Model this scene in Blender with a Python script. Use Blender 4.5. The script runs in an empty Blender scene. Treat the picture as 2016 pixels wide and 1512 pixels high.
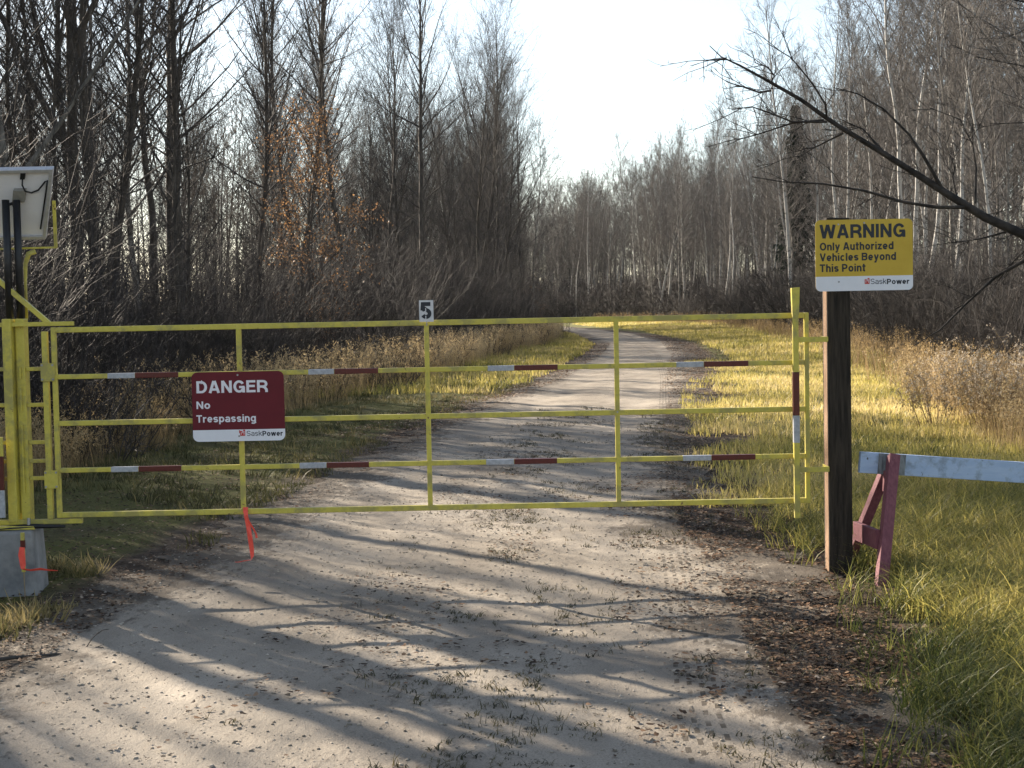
import bpy, math, random
import numpy as np
from mathutils import Vector, Matrix, Euler

# ---------------------------------------------------------------- camera, sky, sun, exposure
scene = bpy.context.scene
C = scene.collection
F_PX, ROLL, PITCH, EYE = 3000.0, math.radians(1.13), math.atan(146 / 3000.0), 1.66
cam_d = bpy.data.cameras.new("camera")
cam = bpy.data.objects.new("camera", cam_d)
C.objects.link(cam)
cam_d.sensor_fit = 'HORIZONTAL'
cam_d.sensor_width = 36.0
cam_d.lens = 36.0 * F_PX / 2016.0
cam_d.clip_start, cam_d.clip_end = 0.1, 3000.0
cam.matrix_world = Matrix.Translation((0, 0, EYE)) @ Matrix.Rotation(math.pi / 2 - PITCH, 4, 'X') @ Matrix.Rotation(-ROLL, 4, 'Z')
scene.camera = cam

SUN_AZ, SUN_EL = math.radians(-39.0), math.radians(22.5)      # azimuth from +Y, negative = to the left
sun_v = Vector((math.sin(SUN_AZ) * math.cos(SUN_EL), math.cos(SUN_AZ) * math.cos(SUN_EL), math.sin(SUN_EL)))
world = bpy.data.worlds.new("World")
scene.world = world
world.use_nodes = True
wn, wl = world.node_tree.nodes, world.node_tree.links
bg = wn["Background"]
sky = wn.new("ShaderNodeTexSky")
sky.sky_type = 'NISHITA'
sky.sun_disc = False
sky.sun_elevation = SUN_EL
sky.sun_rotation = SUN_AZ
sky.air_density, sky.dust_density, sky.ozone_density = 1.0, 0.4, 1.0
hs = wn.new("ShaderNodeHueSaturation")          # a thin high veil takes some colour out of the sky
hs.inputs["Saturation"].default_value = 0.72
wl.new(sky.outputs[0], hs.inputs["Color"]); wl.new(hs.outputs[0], bg.inputs[0])
bg.inputs[1].default_value = 0.066
sun_d = bpy.data.lights.new("sun", 'SUN')
sun = bpy.data.objects.new("sun", sun_d)
C.objects.link(sun)
sun_d.energy, sun_d.angle, sun_d.color = 5.0, math.radians(0.5), (1.0, 0.88, 0.72)
sun.rotation_euler = sun_v.to_track_quat('Z', 'Y').to_euler()
vs = scene.view_settings
vs.view_transform, vs.look, vs.gamma, vs.exposure = 'Standard', 'None', 1.0, 1.66
scene.cycles.max_bounces = 6
scene.cycles.diffuse_bounces = 3
scene.cycles.transparent_max_bounces = 4

rng = np.random.default_rng(7)
random.seed(7)

# ---------------------------------------------------------------- materials
def lin(r, g, b):
    f = lambda c: c / 12.92 if c <= 0.04045 else ((c + 0.055) / 1.055) ** 2.4
    return (f(r / 255), f(g / 255), f(b / 255), 1)

def nt(name):
    m = bpy.data.materials.new(name)
    m.use_nodes = True
    n, l = m.node_tree.nodes, m.node_tree.links
    return m, n, l, n["Principled BSDF"]

def ramp(n, stops):
    r = n.new("ShaderNodeValToRGB")
    e = r.color_ramp.elements
    while len(e) < len(stops):
        e.new(0.5)
    for i, (p, c) in enumerate(stops):
        e[i].position = p
        e[i].color = tuple(c) if len(c) == 4 else tuple(c) + (1,)
    return r

def noise(n, l, scale, detail=4, rough=0.6, coord="Object", stretch=None):
    tc = n.new("ShaderNodeTexCoord")
    t = n.new("ShaderNodeTexNoise")
    t.inputs["Scale"].default_value, t.inputs["Detail"].default_value, t.inputs["Roughness"].default_value = scale, detail, rough
    src = tc.outputs[coord]
    if stretch:
        mp = n.new("ShaderNodeMapping")
        mp.inputs["Scale"].default_value = stretch
        l.new(src, mp.inputs[0]); src = mp.outputs[0]
    l.new(src, t.inputs["Vector"])
    return t

def simple(name, c0, c1, scale=20, rough=0.6, bump=0.2, stretch=None, metallic=0.0, lo=0.35, hi=0.65, spec=0.4):
    m, n, l, p = nt(name)
    t = noise(n, l, scale, 5, 0.65, "Object", stretch)
    r = ramp(n, [(lo, c0), (hi, c1)])
    l.new(t.outputs["Fac"], r.inputs[0]); l.new(r.outputs[0], p.inputs["Base Color"])
    p.inputs["Roughness"].default_value, p.inputs["Metallic"].default_value = rough, metallic
    p.inputs["Specular IOR Level"].default_value = spec
    if bump:
        b = n.new("ShaderNodeBump"); b.inputs["Strength"].default_value = bump; b.inputs["Distance"].default_value = 0.01
        l.new(t.outputs["Fac"], b.inputs["Height"]); l.new(b.outputs[0], p.inputs["Normal"])
    return m

def leafy(name, stops, trans=0.4, rough=0.6, spec=0.25):
    """thin plant matter: colour from the mesh's own 'tint', part of the light passes through"""
    m, n, l, p = nt(name)
    a = n.new("ShaderNodeAttribute"); a.attribute_name = "tint"
    r = ramp(n, stops)
    l.new(a.outputs["Fac"], r.inputs[0]); l.new(r.outputs[0], p.inputs["Base Color"])
    p.inputs["Roughness"].default_value = rough
    p.inputs["Specular IOR Level"].default_value = spec
    tr = n.new("ShaderNodeBsdfTranslucent"); l.new(r.outputs[0], tr.inputs[0])
    mx = n.new("ShaderNodeMixShader"); mx.inputs[0].default_value = trans
    l.new(p.outputs[0], mx.inputs[1]); l.new(tr.outputs[0], mx.inputs[2])
    l.new(mx.outputs[0], n["Material Output"].inputs[0])
    return m

def bark(name, dark, light, scale=6, lo=0.4, hi=0.62, rough=0.85, sx=1.0, spec=0.3):
    return simple(name, dark, light, scale, rough, 0.6, (1, 1, sx), 0, lo, hi, spec)

M_yellow = simple("yellow_paint", (0.52, 0.435, 0.065, 1), (0.6, 0.51, 0.09, 1), 30, 0.45, 0.05)
def wear(m, c, scale, thr, wid=0.02):
    n, l = m.node_tree.nodes, m.node_tree.links
    p = n["Principled BSDF"]
    old = p.inputs["Base Color"].links[0].from_socket
    t = noise(n, l, scale, 6, 0.7)
    r = ramp(n, [(thr - wid, (0, 0, 0, 1)), (thr, (1, 1, 1, 1))])
    l.new(t.outputs["Fac"], r.inputs[0])
    mx = n.new("ShaderNodeMixRGB"); mx.inputs[2].default_value = c
    l.new(r.outputs[0], mx.inputs[0]); l.new(old, mx.inputs[1]); l.new(mx.outputs[0], p.inputs["Base Color"])
wear(M_yellow, (0.16, 0.09, 0.03, 1), 21, 0.665)
wear(M_yellow, (0.36, 0.31, 0.09, 1), 6, 0.6, 0.12)
M_white_tape = simple("white_reflective_tape", (0.3, 0.31, 0.335, 1), (0.46, 0.47, 0.5, 1), 40, 0.4, 0.02)
M_red_tape = simple("red_reflective_tape", (0.075, 0.011, 0.007, 1), (0.12, 0.015, 0.01, 1), 60, 0.4, 0.02)
M_sign_red = simple("red_sign_face", (0.115, 0.0055, 0.012, 1), (0.14, 0.007, 0.015, 1), 5, 0.65, 0.0)
M_sign_yellow = simple("yellow_sign_face", (0.55, 0.36, 0.03, 1), (0.61, 0.41, 0.04, 1), 6, 0.5, 0.0)
M_sign_white = simple("white_sign_face", (0.74, 0.74, 0.78, 1), (0.8, 0.8, 0.84, 1), 6, 0.5, 0.0)
M_letter_white = simple("white_lettering", (0.76, 0.74, 0.78, 1), (0.8, 0.78, 0.82, 1), 6, 0.5, 0)
M_letter_black = simple("black_lettering", (0.012, 0.016, 0.025, 1), (0.02, 0.024, 0.034, 1), 6, 0.5, 0)
M_logo_red = simple("red_emblem", (0.5, 0.03, 0.02, 1), (0.55, 0.04, 0.03, 1), 6, 0.5, 0)
M_alu = simple("bare_aluminium", (0.5, 0.5, 0.52, 1), (0.6, 0.6, 0.62, 1), 40, 0.5, 0.02, None, 0.5)
M_zinc = simple("galvanised_steel", (0.25, 0.25, 0.26, 1), (0.42, 0.42, 0.43, 1), 50, 0.45, 0.05, None, 0.8)
M_black = simple("black_plastic", (0.008, 0.008, 0.01, 1), (0.016, 0.016, 0.018, 1), 30, 0.45, 0.03)
M_grey_box = simple("grey_plastic_box", (0.2, 0.19, 0.17, 1), (0.27, 0.26, 0.23, 1), 20, 0.6, 0.03)
M_cell = simple("solar_cells", (0.01, 0.014, 0.04, 1), (0.015, 0.02, 0.05, 1), 10, 0.2, 0)
M_concrete = simple("concrete", (0.15, 0.15, 0.155, 1), (0.3, 0.295, 0.285, 1), 5, 0.9, 0.35)
M_post = simple("dark_creosoted_timber", (0.014, 0.0105, 0.0075, 1), (0.05, 0.038, 0.027, 1), 9, 0.9, 0.6, (6, 6, 0.5))
M_ribbon = simple("orange_flagging_tape", (0.85, 0.08, 0.05, 1), (0.95, 0.12, 0.08, 1), 30, 0.5, 0.0)
M_blue_board = simple("pale_blue_board_paint", (0.36, 0.47, 0.66, 1), (0.44, 0.54, 0.71, 1), 7, 0.6, 0.12, (1, 1, 6))
wear(M_blue_board, (0.1, 0.1, 0.11, 1), 24, 0.67)
wear(M_blue_board, (0.27, 0.33, 0.42, 1), 5, 0.6, 0.1)
M_patch = simple("bare_grey_wood_patch", (0.12, 0.13, 0.14, 1), (0.3, 0.32, 0.33, 1), 14, 0.9, 0.3, (6, 1, 1))
M_maroon = simple("faded_red_paint", (0.16, 0.05, 0.066, 1), (0.24, 0.085, 0.1, 1), 18, 0.75, 0.25, (4, 4, 1))
wear(M_maroon, (0.36, 0.22, 0.22, 1), 30, 0.68)

M_bark_dark = bark("dark_poplar_bark", (0.045, 0.037, 0.03, 1), (0.1, 0.085, 0.07, 1), 7, sx=0.25)
M_bark_grey = bark("grey_poplar_bark", (0.09, 0.082, 0.07, 1), (0.2, 0.185, 0.16, 1), 6, sx=0.3)
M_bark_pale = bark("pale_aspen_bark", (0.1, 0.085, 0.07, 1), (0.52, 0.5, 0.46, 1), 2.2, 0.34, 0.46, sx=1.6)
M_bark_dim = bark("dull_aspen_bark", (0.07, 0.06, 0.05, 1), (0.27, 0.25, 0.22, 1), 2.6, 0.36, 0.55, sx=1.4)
M_twig_dark = bark("dark_twigs", (0.04, 0.035, 0.031, 1), (0.088, 0.08, 0.074, 1), 3)
M_limb = bark("dark_limb_bark", (0.018, 0.015, 0.013, 1), (0.05, 0.042, 0.036, 1), 9)  # darker bark colour for the leaning tree
M_twig_grey = bark("grey_twigs", (0.085, 0.076, 0.069, 1), (0.2, 0.182, 0.167, 1), 3)
M_brush = bark("brush_stems", (0.026, 0.022, 0.02, 1), (0.08, 0.068, 0.062, 1), 1.2, rough=0.7, spec=0.3)

# ---------------------------------------------------------------- mesh helpers
def mesh_np(name, V, Q=None, T=None, tint=None, smooth=False):
    """a mesh from numpy arrays of vertices, quads and triangles"""
    me = bpy.data.meshes.new(name)
    V = np.ascontiguousarray(V, np.float32)
    nq = 0 if Q is None else len(Q)
    ntr = 0 if T is None else len(T)
    me.vertices.add(len(V)); me.vertices.foreach_set("co", V.ravel())
    loops = np.concatenate([a.ravel() for a in (Q, T) if a is not None and len(a)]).astype(np.int32)
    me.loops.add(len(loops)); me.loops.foreach_set("vertex_index", loops)
    starts = np.concatenate([np.arange(nq) * 4, nq * 4 + np.arange(ntr) * 3]).astype(np.int32)
    me.polygons.add(nq + ntr); me.polygons.foreach_set("loop_start", starts)
    if smooth:
        me.polygons.foreach_set("use_smooth", np.ones(nq + ntr, bool))
    if tint is not None:
        at = me.attributes.new("tint", 'FLOAT', 'POINT')
        at.data.foreach_set("value", np.ascontiguousarray(tint, np.float32))
    me.update(); me.validate()
    return me

def tag(o, label=None, cat=None, group=None, kind=None):
    if label: o["label"] = label
    if cat: o["category"] = cat
    if group: o["group"] = group
    if kind: o["kind"] = kind
    return o

def link(name, me, mat=None, parent=None):
    o = bpy.data.objects.new(name, me)
    C.objects.link(o)
    if mat is not None: me.materials.append(mat)
    if parent is not None: o.parent = parent
    return o

def thing(name, loc, label, cat, group=None):
    o = bpy.data.objects.new(name, None)
    o.empty_display_size = 0.2
    C.objects.link(o); o.location = loc
    return tag(o, label, cat, group)

def root_loc(o):
    while o.parent is not None: o = o.parent
    return Vector(o.location)

class MB:
    """collects boxes, bars and cylinders in world metres; build() links them as ONE mesh object under its thing"""
    def __init__(s): s.v, s.f = [], []
    def add(s, v, f):
        b = len(s.v); s.v += [Vector(p) for p in v]; s.f += [[b + i for i in q] for q in f]; return s
    def box(s, x0, x1, y0, y1, z0, z1):
        v = [(x, y, z) for z in (z0, z1) for y in (y0, y1) for x in (x0, x1)]
        return s.add(v, [(0, 2, 3, 1), (4, 5, 7, 6), (0, 1, 5, 4), (2, 6, 7, 3), (0, 4, 6, 2), (1, 3, 7, 5)])
    def bar(s, p, q, w, d, up=(0, 0, 1)):
        p, q = Vector(p), Vector(q); t = (q - p).normalized()
        a = t.cross(Vector(up))
        if a.length < 1e-4: a = t.cross(Vector((1, 0, 0)))
        a.normalize(); b = a.cross(t).normalized()
        v = []
        for c in (p, q):
            for i, j in ((-1, -1), (1, -1), (1, 1), (-1, 1)): v.append(c + a * (i * w / 2) + b * (j * d / 2))
        return s.add(v, [(3, 2, 1, 0), (4, 5, 6, 7), (0, 1, 5, 4), (1, 2, 6, 5), (2, 3, 7, 6), (3, 0, 4, 7)])
    def cyl(s, p, q, r, k=14, r2=None):
        p, q = Vector(p), Vector(q); t = (q - p).normalized(); r2 = r if r2 is None else r2
        a = t.cross(Vector((0, 0, 1)) if abs(t.z) < 0.9 else Vector((1, 0, 0))).normalized(); b = t.cross(a)
        v = [c + (a * math.cos(2 * math.pi * i / k) + b * math.sin(2 * math.pi * i / k)) * rr for c, rr in ((p, r), (q, r2)) for i in range(k)]
        return s.add(v, [(i, (i + 1) % k, k + (i + 1) % k, k + i) for i in range(k)] + [list(range(k))[::-1], list(range(k, 2 * k))])
    def prism(s, outline, y0, y1):
        """outline: (x, z) points, counter-clockwise seen from the camera; extruded from y0 (front) to y1"""
        k = len(outline)
        v = [(x, y0, z) for x, z in outline] + [(x, y1, z) for x, z in outline]
        return s.add(v, [list(range(k)), list(range(2 * k - 1, k - 1, -1))] + [(i, k + i, k + (i + 1) % k, (i + 1) % k) for i in range(k)])
    def strip(s, pts, w, th, side=(1, 0, 0)):
        """a flat ribbon of real thickness along pts"""
        pts = [Vector(p) for p in pts]; n = len(pts); v = []
        for i, p in enumerate(pts):
            t = (pts[min(i + 1, n - 1)] - pts[max(i - 1, 0)]).normalized()
            sd = side[i] if isinstance(side, list) else side
            a = (Vector(sd) - t * Vector(sd).dot(t)).normalized(); b = t.cross(a)
            ww = w[i] if isinstance(w, (list, tuple)) else w
            for q in (-1, 1):
                for e in (-1, 1): v.append(p + a * (q * ww / 2) + b * (e * th / 2))
        f = []
        for i in range(n - 1):
            o, m = 4 * i, 4 * i + 4
            f += [(o, o + 1, m + 1, m), (o + 1, o + 3, m + 3, m + 1), (o + 3, o + 2, m + 2, m + 3), (o + 2, o, m, m + 2)]
        return s.add(v, f + [(0, 2, 3, 1), (4 * n - 4, 4 * n - 3, 4 * n - 1, 4 * n - 2)])
    def tube(s, pts, r, k=8):
        pts = [Vector(p) for p in pts]; n = len(pts); v = []
        for i, p in enumerate(pts):
            t = (pts[min(i + 1, n - 1)] - pts[max(i - 1, 0)]).normalized()
            a = t.cross(Vector((0.31, 0.87, 0.2))).normalized(); b = t.cross(a)
            rr = r[i] if isinstance(r, (list, tuple)) else r
            v += [p + (a * math.cos(2 * math.pi * j / k) + b * math.sin(2 * math.pi * j / k)) * rr for j in range(k)]
        f = [(i * k + j, i * k + (j + 1) % k, (i + 1) * k + (j + 1) % k, (i + 1) * k + j) for i in range(n - 1) for j in range(k)]
        return s.add(v, f + [list(range(k))[::-1], list(range((n - 1) * k, n * k))])
    def build(s, name, mat, parent=None, bevel=0.0, smooth=False):
        o0 = root_loc(parent) if parent is not None else Vector((0, 0, 0))
        me = bpy.data.meshes.new(name)
        me.from_pydata([tuple(p - o0) for p in s.v], [], s.f)
        if smooth:
            for p in me.polygons: p.use_smooth = True
        o = link(name, me, mat, parent)
        if bevel:
            b = o.modifiers.new("bevel", 'BEVEL'); b.width = bevel; b.segments = 2; b.limit_method = 'ANGLE'; b.angle_limit = math.radians(40)
        return o

def vnoise(x, y, s=0):
    xi, yi = np.floor(x).astype(np.int64), np.floor(y).astype(np.int64)
    fx, fy = x - xi, y - yi
    h = lambda a, b: (((a * 374761393 + b * 668265263 + s * 974711) ^ ((a * 1274126177 + b * 97 + s) >> 7)) % 65521 * 40503 % 65521) / 65521.0
    ux, uy = fx * fx * (3 - 2 * fx), fy * fy * (3 - 2 * fy)
    a = h(xi, yi) * (1 - ux) + h(xi + 1, yi) * ux
    b = h(xi, yi + 1) * (1 - ux) + h(xi + 1, yi + 1) * ux
    return a * (1 - uy) + b * uy

def at(px, py, Y):
    """the point at depth Y that the photograph shows at (px, py)"""
    u, v = px - 1008.0, py - 756.0
    u2, v2 = u * math.cos(ROLL) - v * math.sin(ROLL), v * math.cos(ROLL) + u * math.sin(ROLL)
    d = Vector((u2, F_PX * math.cos(PITCH) - v2 * math.sin(PITCH), -F_PX * math.sin(PITCH) - v2 * math.cos(PITCH)))
    return d * (Y / d.y) + Vector((0, 0, EYE))

# ---------------------------------------------------------------- ground and road
LY = [-8, 3, 5.4, 7.84, 8.64, 9.25, 11.6, 12.9, 16.1, 21, 26.2, 35.1, 53.5, 67.7, 94.4, 120, 138, 160, 200]
LX = [-2.9, -2.75, -2.65, -2.48, -2.4, -2.3, -2.1, -1.95, -1.7, -1.25, -0.55, 0.9, 2.9, 4.1, 4.5, 3.6, 2.3, -3.5, -22]
RY = [-8, 3, 5.4, 6.1, 7.2, 8.3, 9.4, 11.1, 12.5, 16.8, 23, 36.5, 51.6, 70, 90.7, 109, 145, 165, 200]
RX = [1.3, 1.25, 1.26, 1.24, 1.25, 1.32, 1.38, 1.36, 1.45, 1.85, 2.5, 4.1, 5.8, 7.3, 7.7, 7.1, 3.7, 0, -16]
road_l = lambda y: np.interp(y, LY, LX)
road_r = lambda y: np.interp(y, RY, RX)
EYL, EXL = [-10, 10, 18, 24, 28, 32, 40, 50, 61, 79, 100, 120, 140, 165, 400], [-6.6, -6.3, -6.2, -5.8, -5.2, -4.4, -3.3, -2.5, -1.1, 0.7, 1.2, 0.5, -1.8, -14, -80]
EYR, EXR = [-10, 8, 19, 34, 53, 90, 114, 145, 160, 175, 200, 400], [6.5, 6.6, 7.6, 9.6, 12.3, 15.5, 15.5, 10.5, 5.5, -2, -14, -100]
wood_l = lambda y: np.interp(y, EYL, EXL)
wood_r = lambda y: np.interp(y, EYR, EXR)

def hgt(x, y):
    x, y = np.asarray(x, float), np.asarray(y, float)
    d = np.maximum(road_l(y) - x, x - road_r(y))
    w = np.clip((d - 0.5) / 2.5, 0, 1)
    h = (vnoise(x * 0.9, y * 0.9, 3) - 0.5) * 0.09 + (vnoise(x * 0.23, y * 0.23, 5) - 0.4) * 0.16
    far = np.clip((np.hypot(x, y) - 25) / 90, 0, 1)
    return w * w * (3 - 2 * w) * (h + far * 0.55 * np.clip((d - 2) / 10, 0, 1))

def graded(lo, hi, fine_lo, fine_hi, step, grow):
    v = list(np.arange(fine_lo, fine_hi + 1e-6, step))
    s = step
    while v[-1] < hi: s *= grow; v.append(v[-1] + s)
    s = step
    while v[0] > lo: s *= grow; v.insert(0, v[0] - s)
    return np.array(v)

gx = graded(-900, 900, -9, 10, 0.25, 1.14)
gy = graded(-60, 1500, 2, 30, 0.25, 1.06)
GX, GY = np.meshgrid(gx, gy)
V = np.stack([GX, GY, hgt(GX, GY)], -1).reshape(-1, 3)
idx = np.arange(len(V)).reshape(len(gy), len(gx))
Q = np.stack([idx[:-1, :-1], idx[:-1, 1:], idx[1:, 1:], idx[1:, :-1]], -1).reshape(-1, 4)
# ground cover colour: tint 0 = leaf mould, 1 = turf
d_l, d_r = road_l(V[:, 1]) - V[:, 0], V[:, 0] - road_r(V[:, 1])
turf = np.where(d_r > 0, np.clip((d_r - 0.6) / 0.9, 0, 1) * np.clip((wood_r(V[:, 1]) - V[:, 0] + 0.5) / 1.5, 0, 1),
                np.clip((d_l - 0.1) / 0.6, 0, 1) * np.clip((V[:, 0] - wood_l(V[:, 1]) + 0.3) / 2, 0, 1) * 0.65)
m, n, l, p = nt("ground_cover")
a = n.new("ShaderNodeAttribute"); a.attribute_name = "tint"
t1 = noise(n, l, 9, 8, 0.75); t2 = noise(n, l, 0.7, 4, 0.6); t3 = noise(n, l, 60, 4, 0.7)
litter = ramp(n, [(0.3, (0.035, 0.026, 0.018)), (0.5, (0.085, 0.062, 0.045)), (0.62, (0.15, 0.115, 0.085)), (0.75, (0.24, 0.2, 0.16))])
l.new(t1.outputs["Fac"], litter.inputs[0])
grassy = ramp(n, [(0.3, (0.05, 0.055, 0.015)), (0.5, (0.12, 0.12, 0.035)), (0.7, (0.2, 0.17, 0.06))])
l.new(t3.outputs["Fac"], grassy.inputs[0])
ad = n.new("ShaderNodeMath"); ad.operation = 'MULTIPLY_ADD'; ad.inputs[1].default_value = 0.9; l.new(t2.outputs["Fac"], ad.inputs[0])
sb = n.new("ShaderNodeMath"); sb.operation = 'ADD'; l.new(a.outputs["Fac"], sb.inputs[0]); l.new(ad.outputs[0], sb.inputs[1]); ad.inputs[2].default_value = -0.45
mk = ramp(n, [(0.35, (0, 0, 0)), (0.65, (1, 1, 1))]); l.new(sb.outputs[0], mk.inputs[0])
mx = n.new("ShaderNodeMixRGB"); l.new(mk.outputs[0], mx.inputs[0]); l.new(litter.outputs[0], mx.inputs[1]); l.new(grassy.outputs[0], mx.inputs[2])
l.new(mx.outputs[0], p.inputs["Base Color"]); p.inputs["Roughness"].default_value = 0.95; p.inputs["Specular IOR Level"].default_value = 0.15
b = n.new("ShaderNodeBump"); b.inputs["Strength"].default_value = 0.9; b.inputs["Distance"].default_value = 0.04
l.new(t1.outputs["Fac"], b.inputs["Height"]); l.new(b.outputs[0], p.inputs["Normal"])
ground = link("ground", mesh_np("ground", V, Q, None, turf, True), m)
tag(ground, kind="structure")

# road: a sheet of packed sandy gravel with ragged edges, slightly uneven
ry = graded(-6, 196, 3, 24, 0.07, 1.03)
NW = 72
lat = np.linspace(0, 1, NW)
el = road_l(ry) - 0.25 - 0.5 * (vnoise(ry * 1.1, ry * 0, 11) - 0.5) - 0.35 * (vnoise(ry * 4.3, ry * 0, 12) - 0.5)
er = road_r(ry) + 0.3 + 0.7 * (vnoise(ry * 0.9, ry * 0, 13) - 0.5) + 0.4 * (vnoise(ry * 3.7, ry * 0, 14) - 0.5)
RXg = el[:, None] + (er - el)[:, None] * lat[None, :]
RYg = np.repeat(ry[:, None], NW, 1)
edge = np.minimum(lat, 1 - lat)[None, :] * 2
def road_z(x, y, lt):
    un = 0.02 + vnoise(x * 1.3, y * 0.7, 21) * 0.01 + vnoise(x * 4, y * 3, 22) * 0.009 + vnoise(x * 11, y * 9, 23) * 0.011 - 0.022 * (np.exp(-((lt - 0.30) / 0.08) ** 2) + np.exp(-((lt - 0.72) / 0.08) ** 2))
    return 0.005 + np.clip(np.minimum(lt, 1 - lt) * 10, 0, 1) * un
def surface(x, y):
    a, b_ = np.interp(y, ry, el), np.interp(y, ry, er); lt = (x - a) / (b_ - a)
    return np.where((lt > 0) & (lt < 1), road_z(x, y, lt), hgt(x, y))
RZg = road_z(RXg, RYg, np.repeat(lat[None, :], len(ry), 0))
V = np.stack([RXg, RYg, RZg], -1).reshape(-1, 3)
idx = np.arange(len(V)).reshape(len(ry), NW)
Q = np.stack([idx[:-1, :-1], idx[:-1, 1:], idx[1:, 1:], idx[1:, :-1]], -1).reshape(-1, 4)
me = mesh_np("road", V, Q, None, np.repeat(edge, len(ry), 0).ravel(), True)
# distance across from the tyre track, and how far the surface is from each wheel path
TY, TX = [3, 6, 8, 11, 17, 23, 36, 52, 90], [0.62, 0.72, 0.9, 1.13, 1.75, 2.3, 3.6, 5.0, 6.9]
trk = me.attributes.new("track", 'FLOAT', 'POINT'); trk.data.foreach_set("value", (V[:, 0] - np.interp(V[:, 1], TY, TX)).astype(np.float32))
latc = np.repeat(lat[None, :], len(ry), 0).ravel()
wht = np.exp(-((latc - 0.30) / 0.13) ** 2) + np.exp(-((latc - 0.72) / 0.13) ** 2)
wp = me.attributes.new("wheelpath", 'FLOAT', 'POINT'); wp.data.foreach_set("value", wht.astype(np.float32))

m, n, l, p = nt("sandy_gravel")
def math_node(op, a=None, b=None, c=None):
    q = n.new("ShaderNodeMath"); q.operation = op
    for i, v in enumerate((a, b, c)):
        if v is None: continue
        if isinstance(v, (int, float)): q.inputs[i].default_value = v
        else: l.new(v, q.inputs[i])
    return q.outputs[0]
def attr(k):
    q = n.new("ShaderNodeAttribute"); q.attribute_name = k; return q.outputs["Fac"]
fine, mid, big = noise(n, l, 140, 3, 0.7), noise(n, l, 14, 6, 0.7, stretch=(1, 0.45, 1)), noise(n, l, 1.1, 4, 0.6, stretch=(1, 0.5, 1))
sand = ramp(n, [(0.3, (0.22, 0.188, 0.152)), (0.5, (0.345, 0.298, 0.242)), (0.7, (0.45, 0.392, 0.322))])
l.new(big.outputs["Fac"], sand.inputs[0])
spk = ramp(n, [(0.3, (0.45, 0.44, 0.43)), (0.5, (0.95, 0.95, 0.95)), (0.72, (1.15, 1.15, 1.15))]); l.new(fine.outputs["Fac"], spk.inputs[0])
mul = n.new("ShaderNodeMixRGB"); mul.blend_type = 'MULTIPLY'; mul.inputs[0].default_value = 0.75
l.new(sand.outputs[0], mul.inputs[1]); l.new(spk.outputs[0], mul.inputs[2])
# dark loose organic dirt: along both edges and in the middle between the wheel paths, broken by noise
dirt_w = math_node('SUBTRACT', math_node('ADD', math_node('MULTIPLY', mid.outputs["Fac"], 1.0), math_node('MULTIPLY', big.outputs["Fac"], 0.55)),
                   math_node('ADD', math_node('MULTIPLY', math_node('MINIMUM', attr("tint"), 0.5), 0.75), math_node('MULTIPLY', attr("wheelpath"), 0.2)))
dm = ramp(n, [(0.40, (0, 0, 0)), (0.56, (1, 1, 1))]); l.new(dirt_w, dm.inputs[0])
dmix = n.new("ShaderNodeMixRGB"); dmix.inputs[2].default_value = (0.105, 0.085, 0.066, 1)
l.new(math_node('MULTIPLY', dm.outputs[0], 0.85), dmix.inputs[0]); l.new(mul.outputs[0], dmix.inputs[1])
# tyre print: four rows of lug marks pressed into the surface
geo = n.new("ShaderNodeNewGeometry"); sep = n.new("ShaderNodeSeparateXYZ"); l.new(geo.outputs["Position"], sep.inputs[0])
tx = attr("track")
inside = math_node('LESS_THAN', math_node('ABSOLUTE', tx), 0.105)
row = math_node('LESS_THAN', math_node('ABSOLUTE', math_node('SUBTRACT', math_node('FRACT', math_node('MULTIPLY', math_node('ADD', tx, 0.105), 1 / 0.0525)), 0.5)), 0.2)
lugs = math_node('LESS_THAN', math_node('FRACT', math_node('ADD', math_node('MULTIPLY', sep.outputs["Y"], 7.0), math_node('MULTIPLY', math_node('FLOOR', math_node('MULTIPLY', tx, 19.05)), 0.37))), 0.5)
brk = ramp(n, [(0.36, (0, 0, 0)), (0.5, (1, 1, 1))]); nz = noise(n, l, 2.0, 3, 0.6); l.new(nz.outputs["Fac"], brk.inputs[0])
tread = math_node('MULTIPLY', math_node('MULTIPLY', inside, row), math_node('MULTIPLY', lugs, brk.outputs[0]))
tmix = n.new("ShaderNodeMixRGB"); tmix.inputs[2].default_value = (0.085, 0.07, 0.055, 1)
l.new(math_node('MULTIPLY', tread, 0.85), tmix.inputs[0]); l.new(dmix.outputs[0], tmix.inputs[1])
l.new(tmix.outputs[0], p.inputs["Base Color"]); p.inputs["Roughness"].default_value = 0.95; p.inputs["Specular IOR Level"].default_value = 0.15
hsum = math_node('ADD', math_node('ADD', math_node('MULTIPLY', fine.outputs["Fac"], 0.25), math_node('MULTIPLY', mid.outputs["Fac"], 0.8)), math_node('MULTIPLY', tread, -0.4))
b = n.new("ShaderNodeBump"); b.inputs["Strength"].default_value = 0.8; b.inputs["Distance"].default_value = 0.02
l.new(hsum, b.inputs["Height"]); l.new(b.outputs[0], p.inputs["Normal"])
road = link("road", me, m)
tag(road, kind="structure")

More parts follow.
